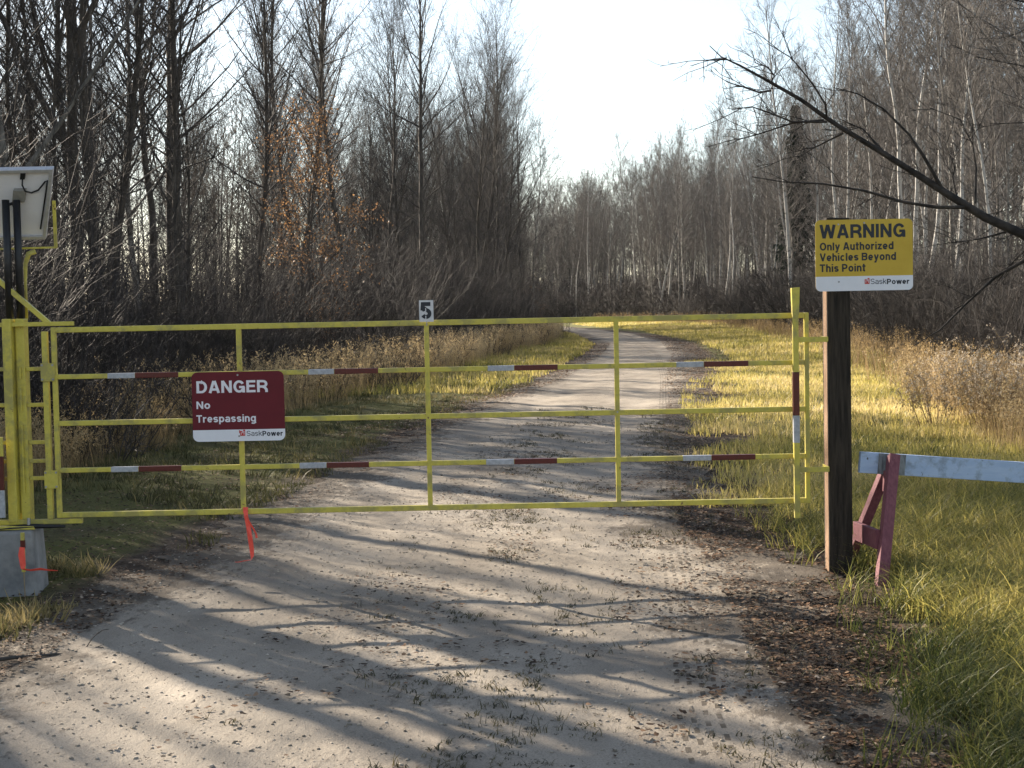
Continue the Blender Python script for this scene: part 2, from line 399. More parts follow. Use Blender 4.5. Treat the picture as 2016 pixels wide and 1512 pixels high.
# ---------------------------------------------------------------- the gate (plane Y = 9.23)
GYP = 9.23
gate = thing("swing_gate", (-2.77, GYP, 0), "long yellow steel swing gate of five rails closed across the gravel road", "gate")
rz = [1.592, 1.308, 1.025, 0.739, 0.467]
ux = [-2.768, -1.648, -0.511, 0.636, 1.787]
tapes = {1: [(212, 266, 352), (607, 658, 745), (960, 1012, 1098), (1331, 1385, 1473)],
         3: [(219, 273, 358), (590, 643, 727), (957, 1012, 1097), (1344, 1400, 1487)]}
X = lambda px, z: at(px, 756 - (z - 1.21) * 325, GYP).x
for i, z in enumerate(rz):
    h = (0.0165, 0.0145, 0.0155, 0.0145, 0.016)[i]
    r_ = MB().box(ux[0] + 0.0125, ux[4] - 0.0125, GYP - h, GYP + h, z - h, z + h).build("rail", M_yellow, gate, 0.004)
    for (a0, a1, a2) in tapes.get(i, []):
        h2 = h + 0.0015
        MB().box(X(a0, z), X(a1, z), GYP - h2, GYP + h2, z - h2, z + h2).build("white_band", M_white_tape, r_, 0.003)
        MB().box(X(a1, z) + 0.0005, X(a2, z), GYP - h2, GYP + h2, z - h2, z + h2).build("red_band", M_red_tape, r_, 0.003)
for i, x in enumerate(ux):
    h = 0.0135 if i in (0, 4) else 0.0142
    z1 = rz[0] + (0.0167 if i in (0, 4) else -0.01)
    z0 = rz[4] - (0.0162 if i in (0, 4) else -0.01)
    MB().box(x - h, x + h, GYP - 0.0175, GYP + 0.0175, z0, z1).build("upright", M_yellow, gate, 0.004)
MB().cyl((0.636, GYP - 0.022, 1.03), (0.636, GYP - 0.017, 1.03), 0.006, 8).build("bolt", M_zinc, gate)

# hinge column and opener at the left end, on a concrete block
opn = thing("gate_opener", (-3.0, 9.3, 0.39), "yellow steel hinge column with ladder rungs and two black pipes on a concrete block", "gate post")
P = lambda px, py, y=GYP: at(px, py, y)
def hbar(x0, x1, z, h, d, y, nm="rung", par=opn):
    return MB().box(x0, x1, y - d, y + d, z - h, z + h).build(nm, M_yellow, par, 0.003)
pz1, pz0 = 1.665, 0.43
for x0, x1, y0, y1 in ((-3.072, -3.018, 9.2, 9.29), (-3.008, -2.955, 9.25, 9.34)):
    b_ = MB().box(x0, x1, y0, y1, pz0, pz1)
    b_.build("post", M_yellow, opn, 0.005)
MB().box(-3.0175, -3.0085, 9.27, 9.3, pz0 + 0.05, pz1 - 0.02).build("spacer_plate", M_yellow, opn)
MB().box(-2.987, -2.977, 9.236, 9.2495, 0.6, 1.02).box(-2.987, -2.977, 9.236, 9.2495, 1.11, 1.25).box(-2.987, -2.977, 9.236, 9.2495, 1.3, 1.37).build("keeper_strip", M_yellow, opn)
STX = -2.822
MB().box(STX - 0.017, STX + 0.017, GYP - 0.018, GYP + 0.018, 0.445, 1.585).build("stile", M_yellow, opn, 0.003)
for py in (727, 798, 872, 909, 943):
    z = P(60, py).z
    hbar(-2.954, STX - 0.0175, z, 0.012, 0.012, 9.275)
    hbar(-3.34, -3.0725, z + 0.003, 0.012, 0.012, 9.245)
MB().box(-3.355, -3.325, 9.225, 9.26, 0.445, 1.6).build("stile", M_yellow, opn, 0.003)
MB().box(-3.36, -2.645, GYP - 0.016, GYP + 0.016, 1.617, 1.643).build("top_bar", M_yellow, opn, 0.003)
MB().box(-3.36, -2.63, GYP - 0.016, GYP + 0.016, 0.415, 0.4435).build("bottom_bar", M_yellow, opn, 0.003)
for zc, hh in ((1.338, 0.055), (0.687, 0.055)):
    pl = MB().box(-2.846, -2.762, GYP - 0.031, GYP - 0.0215, zc - hh, zc + hh).build("hinge_plate", M_yellow, opn, 0.002)
    for dx in (-2.836, -2.772):
        for dz in (-hh + 0.012, hh - 0.012): MB().cyl((dx, GYP - 0.037, zc + dz), (dx, GYP - 0.0311, zc + dz), 0.007, 6).build("bolt", M_zinc, pl)
MB().bar((-3.30, 9.285, 2.075), (-2.80, 9.262, 1.63), 0.03, 0.03, (0, 1, 0)).build("diagonal_brace", M_yellow, opn, 0.003)
for x, y in ((-3.043, 9.27), (-2.987, 9.3)):
    MB().cyl((x, y, pz1), (x, y, 2.385), 0.0225, 16).build("pipe", M_black, opn, 0, True)
MB().tube([(-2.965, 9.35, 1.66), (-2.965, 9.35, 1.9), (-2.962, 9.35, 2.0), (-2.94, 9.35, 2.06), (-2.9, 9.36, 2.075)], [0.009, 0.009, 0.014, 0.018, 0.016], 8).build("panel_bracket", M_yellow, opn, 0, True)
MB().tube([(-3.4, 9.17, 0.385), (-3.05, 9.165, 0.402), (-2.9, 9.165, 0.41), (-2.72, 9.17, 0.405)], [0.017, 0.017, 0.016, 0.008], 8).build("push_rod", M_black, opn, 0, True)
MB().cyl((-2.937, 9.165, 0.39), (-2.937, 9.165, 0.46), 0.011, 8).build("rod_bolt", M_zinc, opn)
mb_ = MB().box(-3.36, -3.068, 9.13, 9.145, 0.84, 0.955).build("marker_board", M_yellow, opn, 0.002)
MB().box(-3.36, -3.068, 9.13, 9.145, 0.6355, 0.8395).build("red_band", M_red_tape, mb_)
MB().box(-3.36, -3.068, 9.13, 9.145, 0.47, 0.635).build("white_band", M_white_tape, mb_)
MB().cyl((-3.103, 9.122, 0.87), (-3.103, 9.13, 0.87), 0.014, 12).build("board_bolt", M_zinc, mb_)
MB().box(-3.2, -2.9, 9.15, 9.36, 0.391, 0.4145).build("base_plate", M_yellow, opn, 0.003)

blk = MB()
blk.add([(-3.9, 8.98, -0.1), (-2.87, 9.08, -0.1), (-2.925, 9.5, -0.1), (-3.9, 9.5, -0.1),
         (-3.88, 9.02, 0.372), (-2.9, 9.1, 0.39), (-2.945, 9.47, 0.39), (-3.88, 9.47, 0.385)],
        [(3, 2, 1, 0), (4, 5, 6, 7), (0, 1, 5, 4), (1, 2, 6, 5), (2, 3, 7, 6), (3, 0, 4, 7)])
tag(blk.build("concrete_block", M_concrete, None, 0.015), "grey concrete block footing under the yellow hinge column", "concrete block")

# solar panel seen from behind: top edge towards the viewer
sp = thing("solar_panel", (-3.03, 9.38, 2.1), "white-backed solar panel on the black pipes at the left end of the gate", "solar panel")
def on_panel(u, w, t):   # u across, w up the slope 0..1, t off the back towards the viewer
    top, bot = Vector((0, 9.2, 2.565)), Vector((0, 9.52, 2.165))
    nrm = Vector((0, -0.40, -0.32)).normalized()
    q = bot.lerp(top, w) + nrm * t
    return Vector((u - 0.155 * (1 - w), q.y, q.z))
def slab(u0, u1, w0, w1, t0, t1):
    v = [on_panel(u, w, t) for t in (t0, t1) for w in (w0, w1) for u in (u0, u1)]
    return MB().add(v, [(0, 1, 3, 2), (4, 6, 7, 5), (0, 4, 5, 1), (2, 3, 7, 6), (0, 2, 6, 4), (1, 5, 7, 3)])
U0, U1 = -3.36, -2.725
slab(U0 + 0.02, U1 - 0.02, 0.04, 0.96, -0.004, 0.0).build("back_sheet", M_sign_white, sp)
slab(U0 + 0.02, U1 - 0.02, 0.04, 0.96, -0.012, -0.0045).build("cells", M_cell, sp)
for a0, a1, w0, w1 in ((U0, U1, 0.955, 1.0), (U0, U1, 0.0, 0.045), (U0, U0 + 0.022, 0.0455, 0.9545), (U1 - 0.022, U1, 0.0455, 0.9545)):
    slab(a0, a1, w0, w1, -0.02, 0.018).build("frame_rail", M_alu, sp, 0.002)
jb = slab(-2.952, -2.875, 0.56, 0.73, 0.0005, 0.03).build("junction_box", M_grey_box, sp, 0.003)
slab(-2.919, -2.889, 0.87, 0.955, 0.0005, 0.02).build("cable_gland", M_black, jb, 0.002)
MB().tube([on_panel(-2.904, 0.87, 0.012), on_panel(-2.9, 0.8, 0.025), on_panel(-2.878, 0.72, 0.03), on_panel(-2.84, 0.69, 0.025),
           on_panel(-2.8, 0.72, 0.02), on_panel(-2.765, 0.83, 0.015), on_panel(-2.752, 0.84, 0.012), on_panel(-2.756, 0.6, 0.012), on_panel(-2.765, 0.15, 0.012)], 0.0055, 6).build("cable", M_black, sp, 0, True)
MB().tube([on_panel(-2.99, 0.56, 0.06), on_panel(-2.945, 0.565, 0.04), on_panel(-2.925, 0.45, 0.03), on_panel(-2.905, 0.2, 0.03), on_panel(-2.893, 0.03, 0.03)], 0.0115, 8).build("conduit", M_black, sp, 0, True)
MB().bar(at(106, 395, 9.34), at(110, 487, 9.4), 0.012, 0.02, (1, 0, 0)).bar(at(112, 487, 9.41), at(-90, 493, 9.41), 0.022, 0.011).bar(at(-88, 395, 9.34), at(-86, 490, 9.4), 0.012, 0.02, (1, 0, 0)).build("bracket", M_yellow, sp, 0.002)

# ---------------------------------------------------------------- signs
def rounded(x0, x1, z0, z1, r, k=6):
    pts = []
    for cx, cz, a0 in ((x1 - r, z0 + r, -90), (x1 - r, z1 - r, 0), (x0 + r, z1 - r, 90), (x0 + r, z0 + r, 180)):
        for i in range(k + 1):
            a = math.radians(a0 + 90 * i / k); pts.append((cx + r * math.cos(a), cz + r * math.sin(a)))
    return pts
def arc(cx, cy, rx, ry, a0, a1, n=10):
    return [(cx + rx * math.cos(math.radians(a0 + (a1 - a0) * i / n)), cy + ry * math.sin(math.radians(a0 + (a1 - a0) * i / n))) for i in range(n + 1)]
def glyph(c, s):
    """centre lines of a plain grotesque letter of capital height 1: (width, strokes)"""
    h, x = s / 2, 0.74
    W_ = dict(I=s, N=.72, A=.76, W=1.02, R=.72, G=.78, D=.73, E=.62, O=.8, V=.74, B=.7, T=.66, P=.68, S=.7, i=s, l=s, t=.38, r=.4, n=.57, h=.57, u=.57, o=.62, e=.6, c=.58, s=.56, a=.58, d=.62, p=.62, g=.62, y=.6, k=.58, w=.86, z=.52)
    W_["5"] = .64; W_["H"] = .72
    w = W_[c] + (s - 0.16) * 0.4 * (c not in "Iil")
    m = w / 2
    bowl = lambda y0, y1, r0=0.5: [(h, y1)] + arc(w - h - (y1 - y0) / 2, (y0 + y1) / 2, (y1 - y0) / 2, (y1 - y0) / 2, 90, -90) + [(h, y0)]
    stem, o_ = [(h, 0), (h, 1)], arc(m, x / 2, m - h, x / 2 - h * 0.9, 0, 360, 20)
    arch = arc(m, x - 0.28, m - h, 0.28 - h * 0.85, 180, 0)
    D = {"I": [stem], "l": [stem], "i": [[(h, 0), (h, x)], [(h, 0.86), (h, 1)]],
         "H": [stem, [(w - h, 0), (w - h, 1)], [(h, .5), (w - h, .5)]],
         "N": [stem, [(w - h, 0), (w - h, 1)], [(h, 0.98), (w - h, 0.02)]],
         "A": [[(h * 0.9, 0), (m - h * 0.25, 1)], [(w - h * 0.9, 0), (m + h * 0.25, 1)], [(w * 0.22, 0.29), (w * 0.78, 0.29)]],
         "V": [[(h * 0.9, 1), (m, 0)], [(w - h * 0.9, 1), (m, 0)]],
         "W": [[(h * 0.8, 1), (w * 0.27, 0)], [(w * 0.27, 0), (m, 1)], [(m, 1), (w * 0.73, 0)], [(w * 0.73, 0), (w - h * 0.8, 1)]],
         "R": [stem, bowl(0.46, 1 - h), [(w * 0.45, 0.46), (w * 0.72, 0.4), (w - h * 0.9, 0.22), (w - h * 0.8, 0)]],
         "P": [stem, bowl(0.43, 1 - h)], "B": [stem, bowl(0.53, 1 - h), bowl(h, 0.53)],
         "D": [stem, [(h, 1 - h), (w * 0.45, 1 - h)] + arc(w * 0.45, 0.5, w * 0.55 - h, 0.5 - h, 90, -90, 14) + [(h, h)]],
         "E": [stem, [(h, 1 - h), (w, 1 - h)], [(h, 0.52), (w * 0.93, 0.52)], [(h, h), (w, h)]],
         "T": [[(m, 0), (m, 1)], [(0, 1 - h), (w, 1 - h)]],
         "O": [arc(m, 0.5, m - h, 0.5 - h * 0.9, 0, 360, 24)],
         "G": [arc(m, 0.5, m - h, 0.5 - h * 0.9, 32, 335, 22), [(w - h * 0.9, 0.48), (w - h * 0.9, 0)], [(m, 0.45), (w - h * 0.2, 0.45)]],
         "S": [arc(m, 1 - h - (1 - 2 * h) / 4, m - h, (1 - 2 * h) / 4, 20, 270, 14)[:-1] + arc(m, h + (1 - 2 * h) / 4, m - h, (1 - 2 * h) / 4, 90, -160, 14)],
         "s": [arc(m, x - h - (x - 2 * h) / 4, m - h, (x - 2 * h) / 4, 20, 270, 12)[:-1] + arc(m, h + (x - 2 * h) / 4, m - h, (x - 2 * h) / 4, 90, -160, 12)],
         "o": [o_], "c": [arc(m, x / 2, m - h, x / 2 - h * 0.9, 42, 318, 16)],
         "e": [arc(m, x / 2, m - h, x / 2 - h * 0.9, 0, 318, 16), [(h, x / 2 - h * 0.2), (w - h * 0.4, x / 2 - h * 0.2)]],
         "n": [[(h, 0), (h, x)], arch + [(w - h, 0)]], "h": [stem, arch + [(w - h, 0)]],
         "u": [[(w - h, 0), (w - h, x)], [(h, x)] + arc(m, 0.28, m - h, 0.28 - h * 0.85, 180, 360)],
         "r": [[(h, 0), (h, x)], arc(w, x - 0.3, w - h, 0.3 - h, 180, 90, 6)],
         "t": [[(w * 0.45, 0.97), (w * 0.45, 0.16)] + arc(w * 0.45 + 0.14, 0.16, 0.14, 0.16 - h * 0.8, 180, 280, 5), [(0, x - h * 0.7), (w, x - h * 0.7)]],
         "a": [arc(m, x - 0.24, m - h, 0.24 - h * 0.9, 160, 0, 8) + [(w - h, 0)], arc(m - h * 0.2, 0.22, m - h, 0.22 - h * 0.8, 60, 330, 12)],
         "d": [o_, [(w - h, 0), (w - h, 1)]], "p": [o_, [(h, -0.27), (h, x)]],
         "g": [o_, [(w - h, x), (w - h, -0.08)] + arc(m, -0.08, m - h, 0.2 - h * 0.8, 0, -150, 8)],
         "y": [[(h * 0.9, x), (m, 0.02)], [(w - h * 0.9, x), (w * 0.36, -0.2), (w * 0.1, -0.2)]],
         "k": [stem, [(h, 0.28), (w - h * 0.9, x)], [(w * 0.42, 0.42), (w - h * 0.8, 0)]],
         "w": [[(h * 0.8, x), (w * 0.28, 0)], [(w * 0.28, 0), (m, x)], [(m, x), (w * 0.72, 0)], [(w * 0.72, 0), (w - h * 0.8, x)]],
         "z": [[(0, x - h), (w, x - h)], [(0, h), (w, h)], [(w - h * 1.2, x - h), (h * 1.2, h)]],
         "5": [[(w * 0.92, 1 - h), (w * 0.2, 1 - h), (w * 0.15, 0.5)], [(w * 0.12, 0.52), (w * 0.35, 0.62)] + arc(m, 0.32, m - h, 0.32 - h, 75, -155, 14)]}
    return w, D[c]
def lettering(name, text, x0, x1, zbase, cap, y, mat, parent, bold=0.16):
    """printed letters fitted to a width and a capital height, facing the camera"""
    pen, items = 0.0, []
    for ch in text:
        if ch == " ": pen += 0.3; continue
        w, st_ = glyph(ch, bold); items += [(pen, j, q) for j, q in enumerate(st_)]; pen += w + 0.11 - 0.1 * (bold - 0.16)
    pen -= 0.11
    kx, V_, F_ = (x1 - x0) / pen, [], []
    for off_, j, q in items:
        q = [Vector((off_ + a, b_)) for a, b_ in q]; n_ = len(q); base = len(V_); closed = (q[0] - q[-1]).length < 1e-4
        for i_, p_ in enumerate(q):
            d0 = (q[i_] - q[i_ - 1]).normalized() if i_ else ((q[-1] - q[-2]).normalized() if closed else None)
            d1 = (q[i_ + 1] - q[i_]).normalized() if i_ < n_ - 1 else ((q[1] - q[0]).normalized() if closed else None)
            d0 = d0 or d1; d1 = d1 or d0
            t_ = (d0 + d1).normalized(); nrm = Vector((-t_.y, t_.x)) * (bold / 2) / max(0.5, t_.dot(d0))
            for sg in (1, -1):
                a = p_ + nrm * sg; V_.append((x0 + a.x * kx, y - j * 1e-4, zbase + a.y * cap))
        F_ += [(base + 2 * i_, base + 2 * i_ + 1, base + 2 * i_ + 3, base + 2 * i_ + 2) for i_ in range(n_ - 1)]
    return MB().add(V_, F_).build(name, mat, parent)

# DANGER sign on the gate
yd = 9.19
ds = thing("danger_sign", (-1.655, yd, 0.9), "dark red danger sign with a white strip bolted to the gate rails", "sign")
dx0, dx1, dz0, dz1 = -1.934, -1.377, 0.9, 1.32
MB().prism(rounded(dx0, dx1, dz0, dz1, 0.035), yd, yd + 0.003).build("panel", M_sign_red, ds)
strip = [(dx0, 0.97)] + [q for q in rounded(dx0, dx1, dz0, dz1, 0.035) if q[1] < 0.95 and q[0] < -1.65][:] + [q for q in rounded(dx0, dx1, dz0, dz1, 0.035) if q[1] < 0.95 and q[0] > -1.65] + [(dx1, 0.97)]
MB().prism(strip, yd - 0.0012, yd - 0.0002).build("white_strip", M_sign_white, ds)
S = lambda a, b: at(a, b, yd)
lettering("headline_text", "DANGER", S(387, 773).x, S(527, 773).x, S(457, 773).z, 0.073, yd - 0.001, M_letter_white, ds, 0.19)
lettering("message_text", "No", S(387, 805).x, S(414, 805).x, S(400, 805).z, 0.045, yd - 0.001, M_letter_white, ds, 0.18)
lettering("message_text", "Trespassing", S(387, 831).x, S(504, 831).x, S(445, 831).z, 0.045, yd - 0.001, M_letter_white, ds, 0.18)
lettering("company_text", "Sask", S(486, 858).x, S(516, 858).x, S(500, 858).z, 0.031, yd - 0.0022, M_letter_black, ds, 0.11)
lettering("company_text", "Power", S(517, 858).x, S(557, 858).x, S(537, 858).z, 0.031, yd - 0.0022, M_letter_black, ds, 0.2)
def emblem(xc, zb, y, parent, s=1.0):
    w, h = 0.0155 * s, 0.037 * s
    e = MB()
    e.prism([(xc - w, zb), (xc + w, zb), (xc + w, zb + h), (xc + w * 0.2, zb + h), (xc + w * 0.2, zb + h * 0.45), (xc - w * 0.1, zb + h * 0.45), (xc - w * 0.1, zb + h * 0.8), (xc - w, zb + h * 0.8)], y, y + 0.0006)
    em = e.build("emblem", M_logo_red, parent)
    MB().box(xc - w * 0.62, xc - w * 0.42, y - 0.0006, y - 0.0001, zb + h * 0.2, zb + h * 0.62).box(xc + w * 0.42, xc + w * 0.64, y - 0.0006, y - 0.0001, zb + h * 0.2, zb + h * 0.8).build("emblem_bar", M_sign_white, em)
emblem(S(478, 858).x, S(478, 858).z, yd - 0.0022, ds)
MB().box(S(471, 850).x, S(473, 850).x, yd - 0.0022, yd - 0.0015, S(471, 853).z, S(471, 847).z).build("emblem_tick", M_logo_red, ds)
for bx, bz in ((-1.655, 1.3), (-1.655, 0.93)):
    MB().cyl((bx, yd - 0.004, bz), (bx, yd - 0.0004, bz), 0.006, 8).build("bolt", M_zinc, ds)

# number plate on the top rail
ny = 9.2
np_ = thing("number_plate", (-0.507, ny, 1.61), "small grey plate with a black stencilled 5 standing on the top gate rail", "number plate")
nx0, nx1, nz0, nz1 = -0.551, -0.465, 1.598, 1.728
MB().box(nx0, nx1, ny, ny + 0.003, nz0, nz1).build("panel", M_alu, np_)
lettering("numeral", "5", nx0 + 0.009, nx1 - 0.013, 1.615, 0.102, ny - 0.001, M_letter_black, np_, 0.24)
MB().box(nx0 + 0.037, nx0 + 0.042, ny - 0.0024, ny - 0.0016, 1.611, 1.635).box(nx0 + 0.007, nx0 + 0.03, ny - 0.0024, ny - 0.0016, 1.642, 1.648).box(nx0 + 0.037, nx0 + 0.042, ny - 0.0024, ny - 0.0016, 1.653, 1.68).build("stencil_bridge", M_alu, np_)
MB().bar((-0.507, 9.206, 1.6), (-0.507, 9.206, 1.575), 0.02, 0.006).build("bracket", M_zinc, np_)

# ---------------------------------------------------------------- wooden post with the catch, and WARNING sign
wp_ = thing("wooden_post", (1.986, 9.3, 0), "square dark timber post carrying the yellow warning sign right of the gate", "post")
tim = MB().add([(1.9155, 9.232, -0.2), (2.06, 9.234, -0.2), (2.062, 9.378, -0.2), (1.9155, 9.378, -0.2),
                (1.9155, 9.228, 2.178), (2.056, 9.229, 2.176), (2.056, 9.372, 2.178), (1.9155, 9.372, 2.18)],
               [(3, 2, 1, 0), (4, 5, 6, 7), (0, 1, 5, 4), (1, 2, 6, 5), (2, 3, 7, 6), (3, 0, 4, 7)])
tim.build("timber", M_post, wp_, 0.006)
M_side = simple("sunlit_brown_timber", (0.2, 0.115, 0.065, 1), (0.36, 0.22, 0.13, 1), 9, 0.85, 0.4, (6, 6, 0.5))
MB().box(1.9135, 1.919, 9.24, 9.342, 0.02, 2.16).build("sunlit_side", M_side, wp_, 0.001)  # thin paler slab: sunlight on the left face put into its colour
cx, cy = 1.711, 9.175
bar_ = MB().box(cx - 0.017, cx + 0.017, cy - 0.017, cy + 0.017, 0.368, 1.755).build("catch_bar", M_yellow, wp_, 0.003)
MB().add([(cx - 0.023, cy - 0.021, 1.758), (cx + 0.026, cy - 0.021, 1.762), (cx + 0.021, cy - 0.019, 1.6), (cx + 0.002, cy - 0.019, 1.57), (cx - 0.019, cy - 0.019, 1.6),
          (cx - 0.023, cy + 0.021, 1.758), (cx + 0.026, cy + 0.021, 1.762), (cx + 0.021, cy + 0.019, 1.6), (cx + 0.002, cy + 0.019, 1.57), (cx - 0.019, cy + 0.019, 1.6)],
         [(4, 3, 2, 1, 0), (5, 6, 7, 8, 9), (0, 1, 6, 5), (1, 2, 7, 6), (2, 3, 8, 7), (3, 4, 9, 8), (4, 0, 5, 9)]).build("flared_top", M_yellow, bar_, 0.002)
MB().box(cx - 0.0185, cx + 0.0185, cy - 0.0185, cy + 0.0185, 0.99, 1.253).build("red_band", M_red_tape, bar_, 0.002)
MB().box(cx - 0.0185, cx + 0.0185, cy - 0.0185, cy + 0.0185, 0.825, 0.9895).build("white_band", M_white_tape, bar_, 0.002)
for z in (1.446, 0.66):
    MB().box(cx + 0.0175, 1.9045, cy - 0.004, cy + 0.004, z - 0.016, z + 0.016).box(1.905, 1.91, cy + 0.0045, 9.36, z - 0.014, z + 0.014).build("catch_arm", M_yellow, wp_, 0.001)

yw = 9.218
ws = thing("warning_sign", (2.14, yw, 1.735), "yellow warning sign with black lettering and a white strip near the top of the post", "sign")
x0, x1, z0, z1 = 1.846, 2.433, 1.734, 2.163
out = rounded(x0, x1, z0, z1, 0.03)
MB().prism(out, yw, yw + 0.003).build("panel", M_sign_yellow, ws)
strip = [(x0, 1.822)] + [q for q in out if q[1] < 1.78 and q[0] < 2.1] + [q for q in out if q[1] < 1.78 and q[0] > 2.1] + [(x1, 1.822)]
MB().prism(strip, yw - 0.0012, yw - 0.0002).build("white_strip", M_sign_white, ws)
W = lambda a, b: at(a, b, yw)
lettering("headline_text", "WARNING", W(1614, 468).x, W(1782, 468).x, W(1698, 468).z, 0.082, yw - 0.001, M_letter_black, ws, 0.2)
for txt, xa, xb, yb in (("Only Authorized", 1614, 1759, 492), ("Vehicles Beyond", 1614, 1764, 513), ("This Point", 1614, 1704, 535)):
    lettering("message_text", txt, W(xa, yb).x, W(xb, yb).x, W((xa + xb) / 2, yb).z, 0.047, yw - 0.001, M_letter_black, ws, 0.2)
lettering("company_text", "Sask", W(1714, 559).x, W(1745, 559).x, W(1730, 559).z, 0.032, yw - 0.0022, M_letter_black, ws, 0.11)
lettering("company_text", "Power", W(1746, 559).x, W(1790, 559).x, W(1768, 559).z, 0.032, yw - 0.0022, M_letter_black, ws, 0.2)
emblem(W(1707, 559).x, W(1707, 559).z, yw - 0.0022, ws, 0.95)
for bx, bz in ((1.985, 2.135), (1.985, 1.79), (2.14, 2.142)):
    MB().cyl((bx, yw - 0.004, bz), (bx, yw - 0.0013, bz), 0.0055, 8).build("screw", M_zinc, ws)

# ---------------------------------------------------------------- barricade at the right
bar = thing("barricade", (2.6, 9.2, 0), "tilted trestle barricade with a pale blue board and faded red legs in the grass", "barricade")
bl, br_ = Vector((2.105, 9.24, 0.693)), Vector((4.35, 9.42, 0.49))
bd = (br_ - bl).normalized()
board = MB().bar(bl, br_, 0.038, 0.128).build("board", M_blue_board, bar, 0.003)
for s0, s1 in ((0.10, 0.165), (0.205, 0.27)):
    c0, c1 = bl + bd * s0, bl + bd * s1
    MB().bar(c0 + Vector((0.012, -0.0205, 0)), c1 + Vector((0.012, -0.0205, 0)), 0.003, 0.124).build("bare_patch", M_patch, board)
def trestle(off):
    o = bd * off
    apex = Vector((2.30, 9.205, 0.735)) + o
    nf, ff = Vector((2.135, 8.86, -0.05)) + o, Vector((2.10, 9.66, -0.05)) + o
    MB().bar(apex + Vector((0, -0.02, 0.0)), nf, 0.064, 0.075, (0, 1, 0)).build("leg", M_maroon, bar, 0.003)
    MB().bar(Vector((2.27, 9.285, 0.62)) + o, ff, 0.055, 0.085, (0, 1, 0)).build("leg", M_maroon, bar, 0.003)
    a_, b_ = nf.lerp(apex, 0.36), ff.lerp(Vector((2.27, 9.285, 0.62)) + o, 0.40)
    MB().bar(a_ + Vector((-0.035, 0.02, 0.02)), b_ + Vector((-0.035, -0.02, 0.02)), 0.03, 0.115).build("cross_piece", M_maroon, bar, 0.003)
    MB().bar(Vector((2.262, 9.13, 0.575)) + o, Vector((2.262, 9.37, 0.575)) + o, 0.03, 0.13).build("gusset", M_maroon, bar, 0.003)
trestle(0.0)
trestle(1.75)

# ---------------------------------------------------------------- flagging ribbons, marker stake
rb = MB().strip([(-1.632, 9.20, 0.478), (-1.628, 9.19, 0.445), (-1.617, 9.195, 0.38), (-1.606, 9.19, 0.3), (-1.6, 9.195, 0.24), (-1.597, 9.19, 0.2), (-1.604, 9.185, 0.176), (-1.64, 9.18, 0.172), (-1.68, 9.17, 0.166), (-1.70, 9.165, 0.168)],
                [0.028, 0.024, 0.026, 0.034, 0.032, 0.024, 0.018, 0.02, 0.016, 0.006], 0.0012, [(1, 0.2, 0)] * 3 + [(0.9, -0.4, 0)] * 3 + [(0.5, -0.8, 0.3), (0.2, -0.9, 0.4), (0.1, -0.9, 0.4), (0.1, -0.9, 0.4)])
rb.strip([(-1.625, 9.186, 0.45), (-1.61, 9.18, 0.41), (-1.585, 9.178, 0.37), (-1.568, 9.178, 0.335), (-1.566, 9.18, 0.31)], [0.012, 0.014, 0.012, 0.012, 0.018], 0.0012, (0.8, -0.5, 0.2))
rb.strip([(-1.632, 9.207, 0.495), (-1.634, 9.203, 0.462)], [0.03, 0.026], 0.006)
tag(rb.build("flagging_ribbon", M_ribbon), "orange flagging ribbon knotted to the bottom rail of the gate", "ribbon")
sx_, sy_ = -2.915, 8.97
st = thing("marker_stake", (sx_, sy_, 0), "thin yellow marker stake with a red band in front of the concrete block", "stake")
MB().tube([(sx_ + 0.004, sy_, -0.05), (sx_ + 0.001, sy_, 0.1), (sx_, sy_, 0.17)], [0.004, 0.004, 0.006], 6).build("stem", simple("dry_wood_stem", (0.2, 0.15, 0.09, 1), (0.3, 0.23, 0.14, 1)), st)
MB().box(sx_ - 0.011, sx_ + 0.011, sy_ - 0.008, sy_ + 0.008, 0.165, 0.40).build("stake_top", M_yellow, st, 0.002)
MB().box(sx_ - 0.0125, sx_ + 0.0125, sy_ - 0.0095, sy_ + 0.0095, 0.305, 0.355).build("red_band", M_red_tape, st)
r2 = MB().strip([(sx_, sy_ - 0.014, 0.315), (sx_ - 0.004, sy_ - 0.017, 0.27), (sx_ + 0.002, sy_ - 0.018, 0.21), (sx_ + 0.001, sy_ - 0.02, 0.185)], [0.03, 0.04, 0.034, 0.02], 0.0025)
r2.strip([(sx_, sy_ - 0.02, 0.186), (sx_ + 0.05, sy_ - 0.03, 0.18), (sx_ + 0.11, sy_ - 0.03, 0.186), (sx_ + 0.16, sy_ - 0.03, 0.178), (sx_ + 0.215, sy_ - 0.04, 0.176)], [0.012, 0.014, 0.018, 0.012, 0.004], 0.0015, (0.1, -0.6, 0.8))
tag(r2.build("flagging_ribbon", M_ribbon), "orange flagging ribbon wound round the thin stake beside the concrete block", "ribbon")

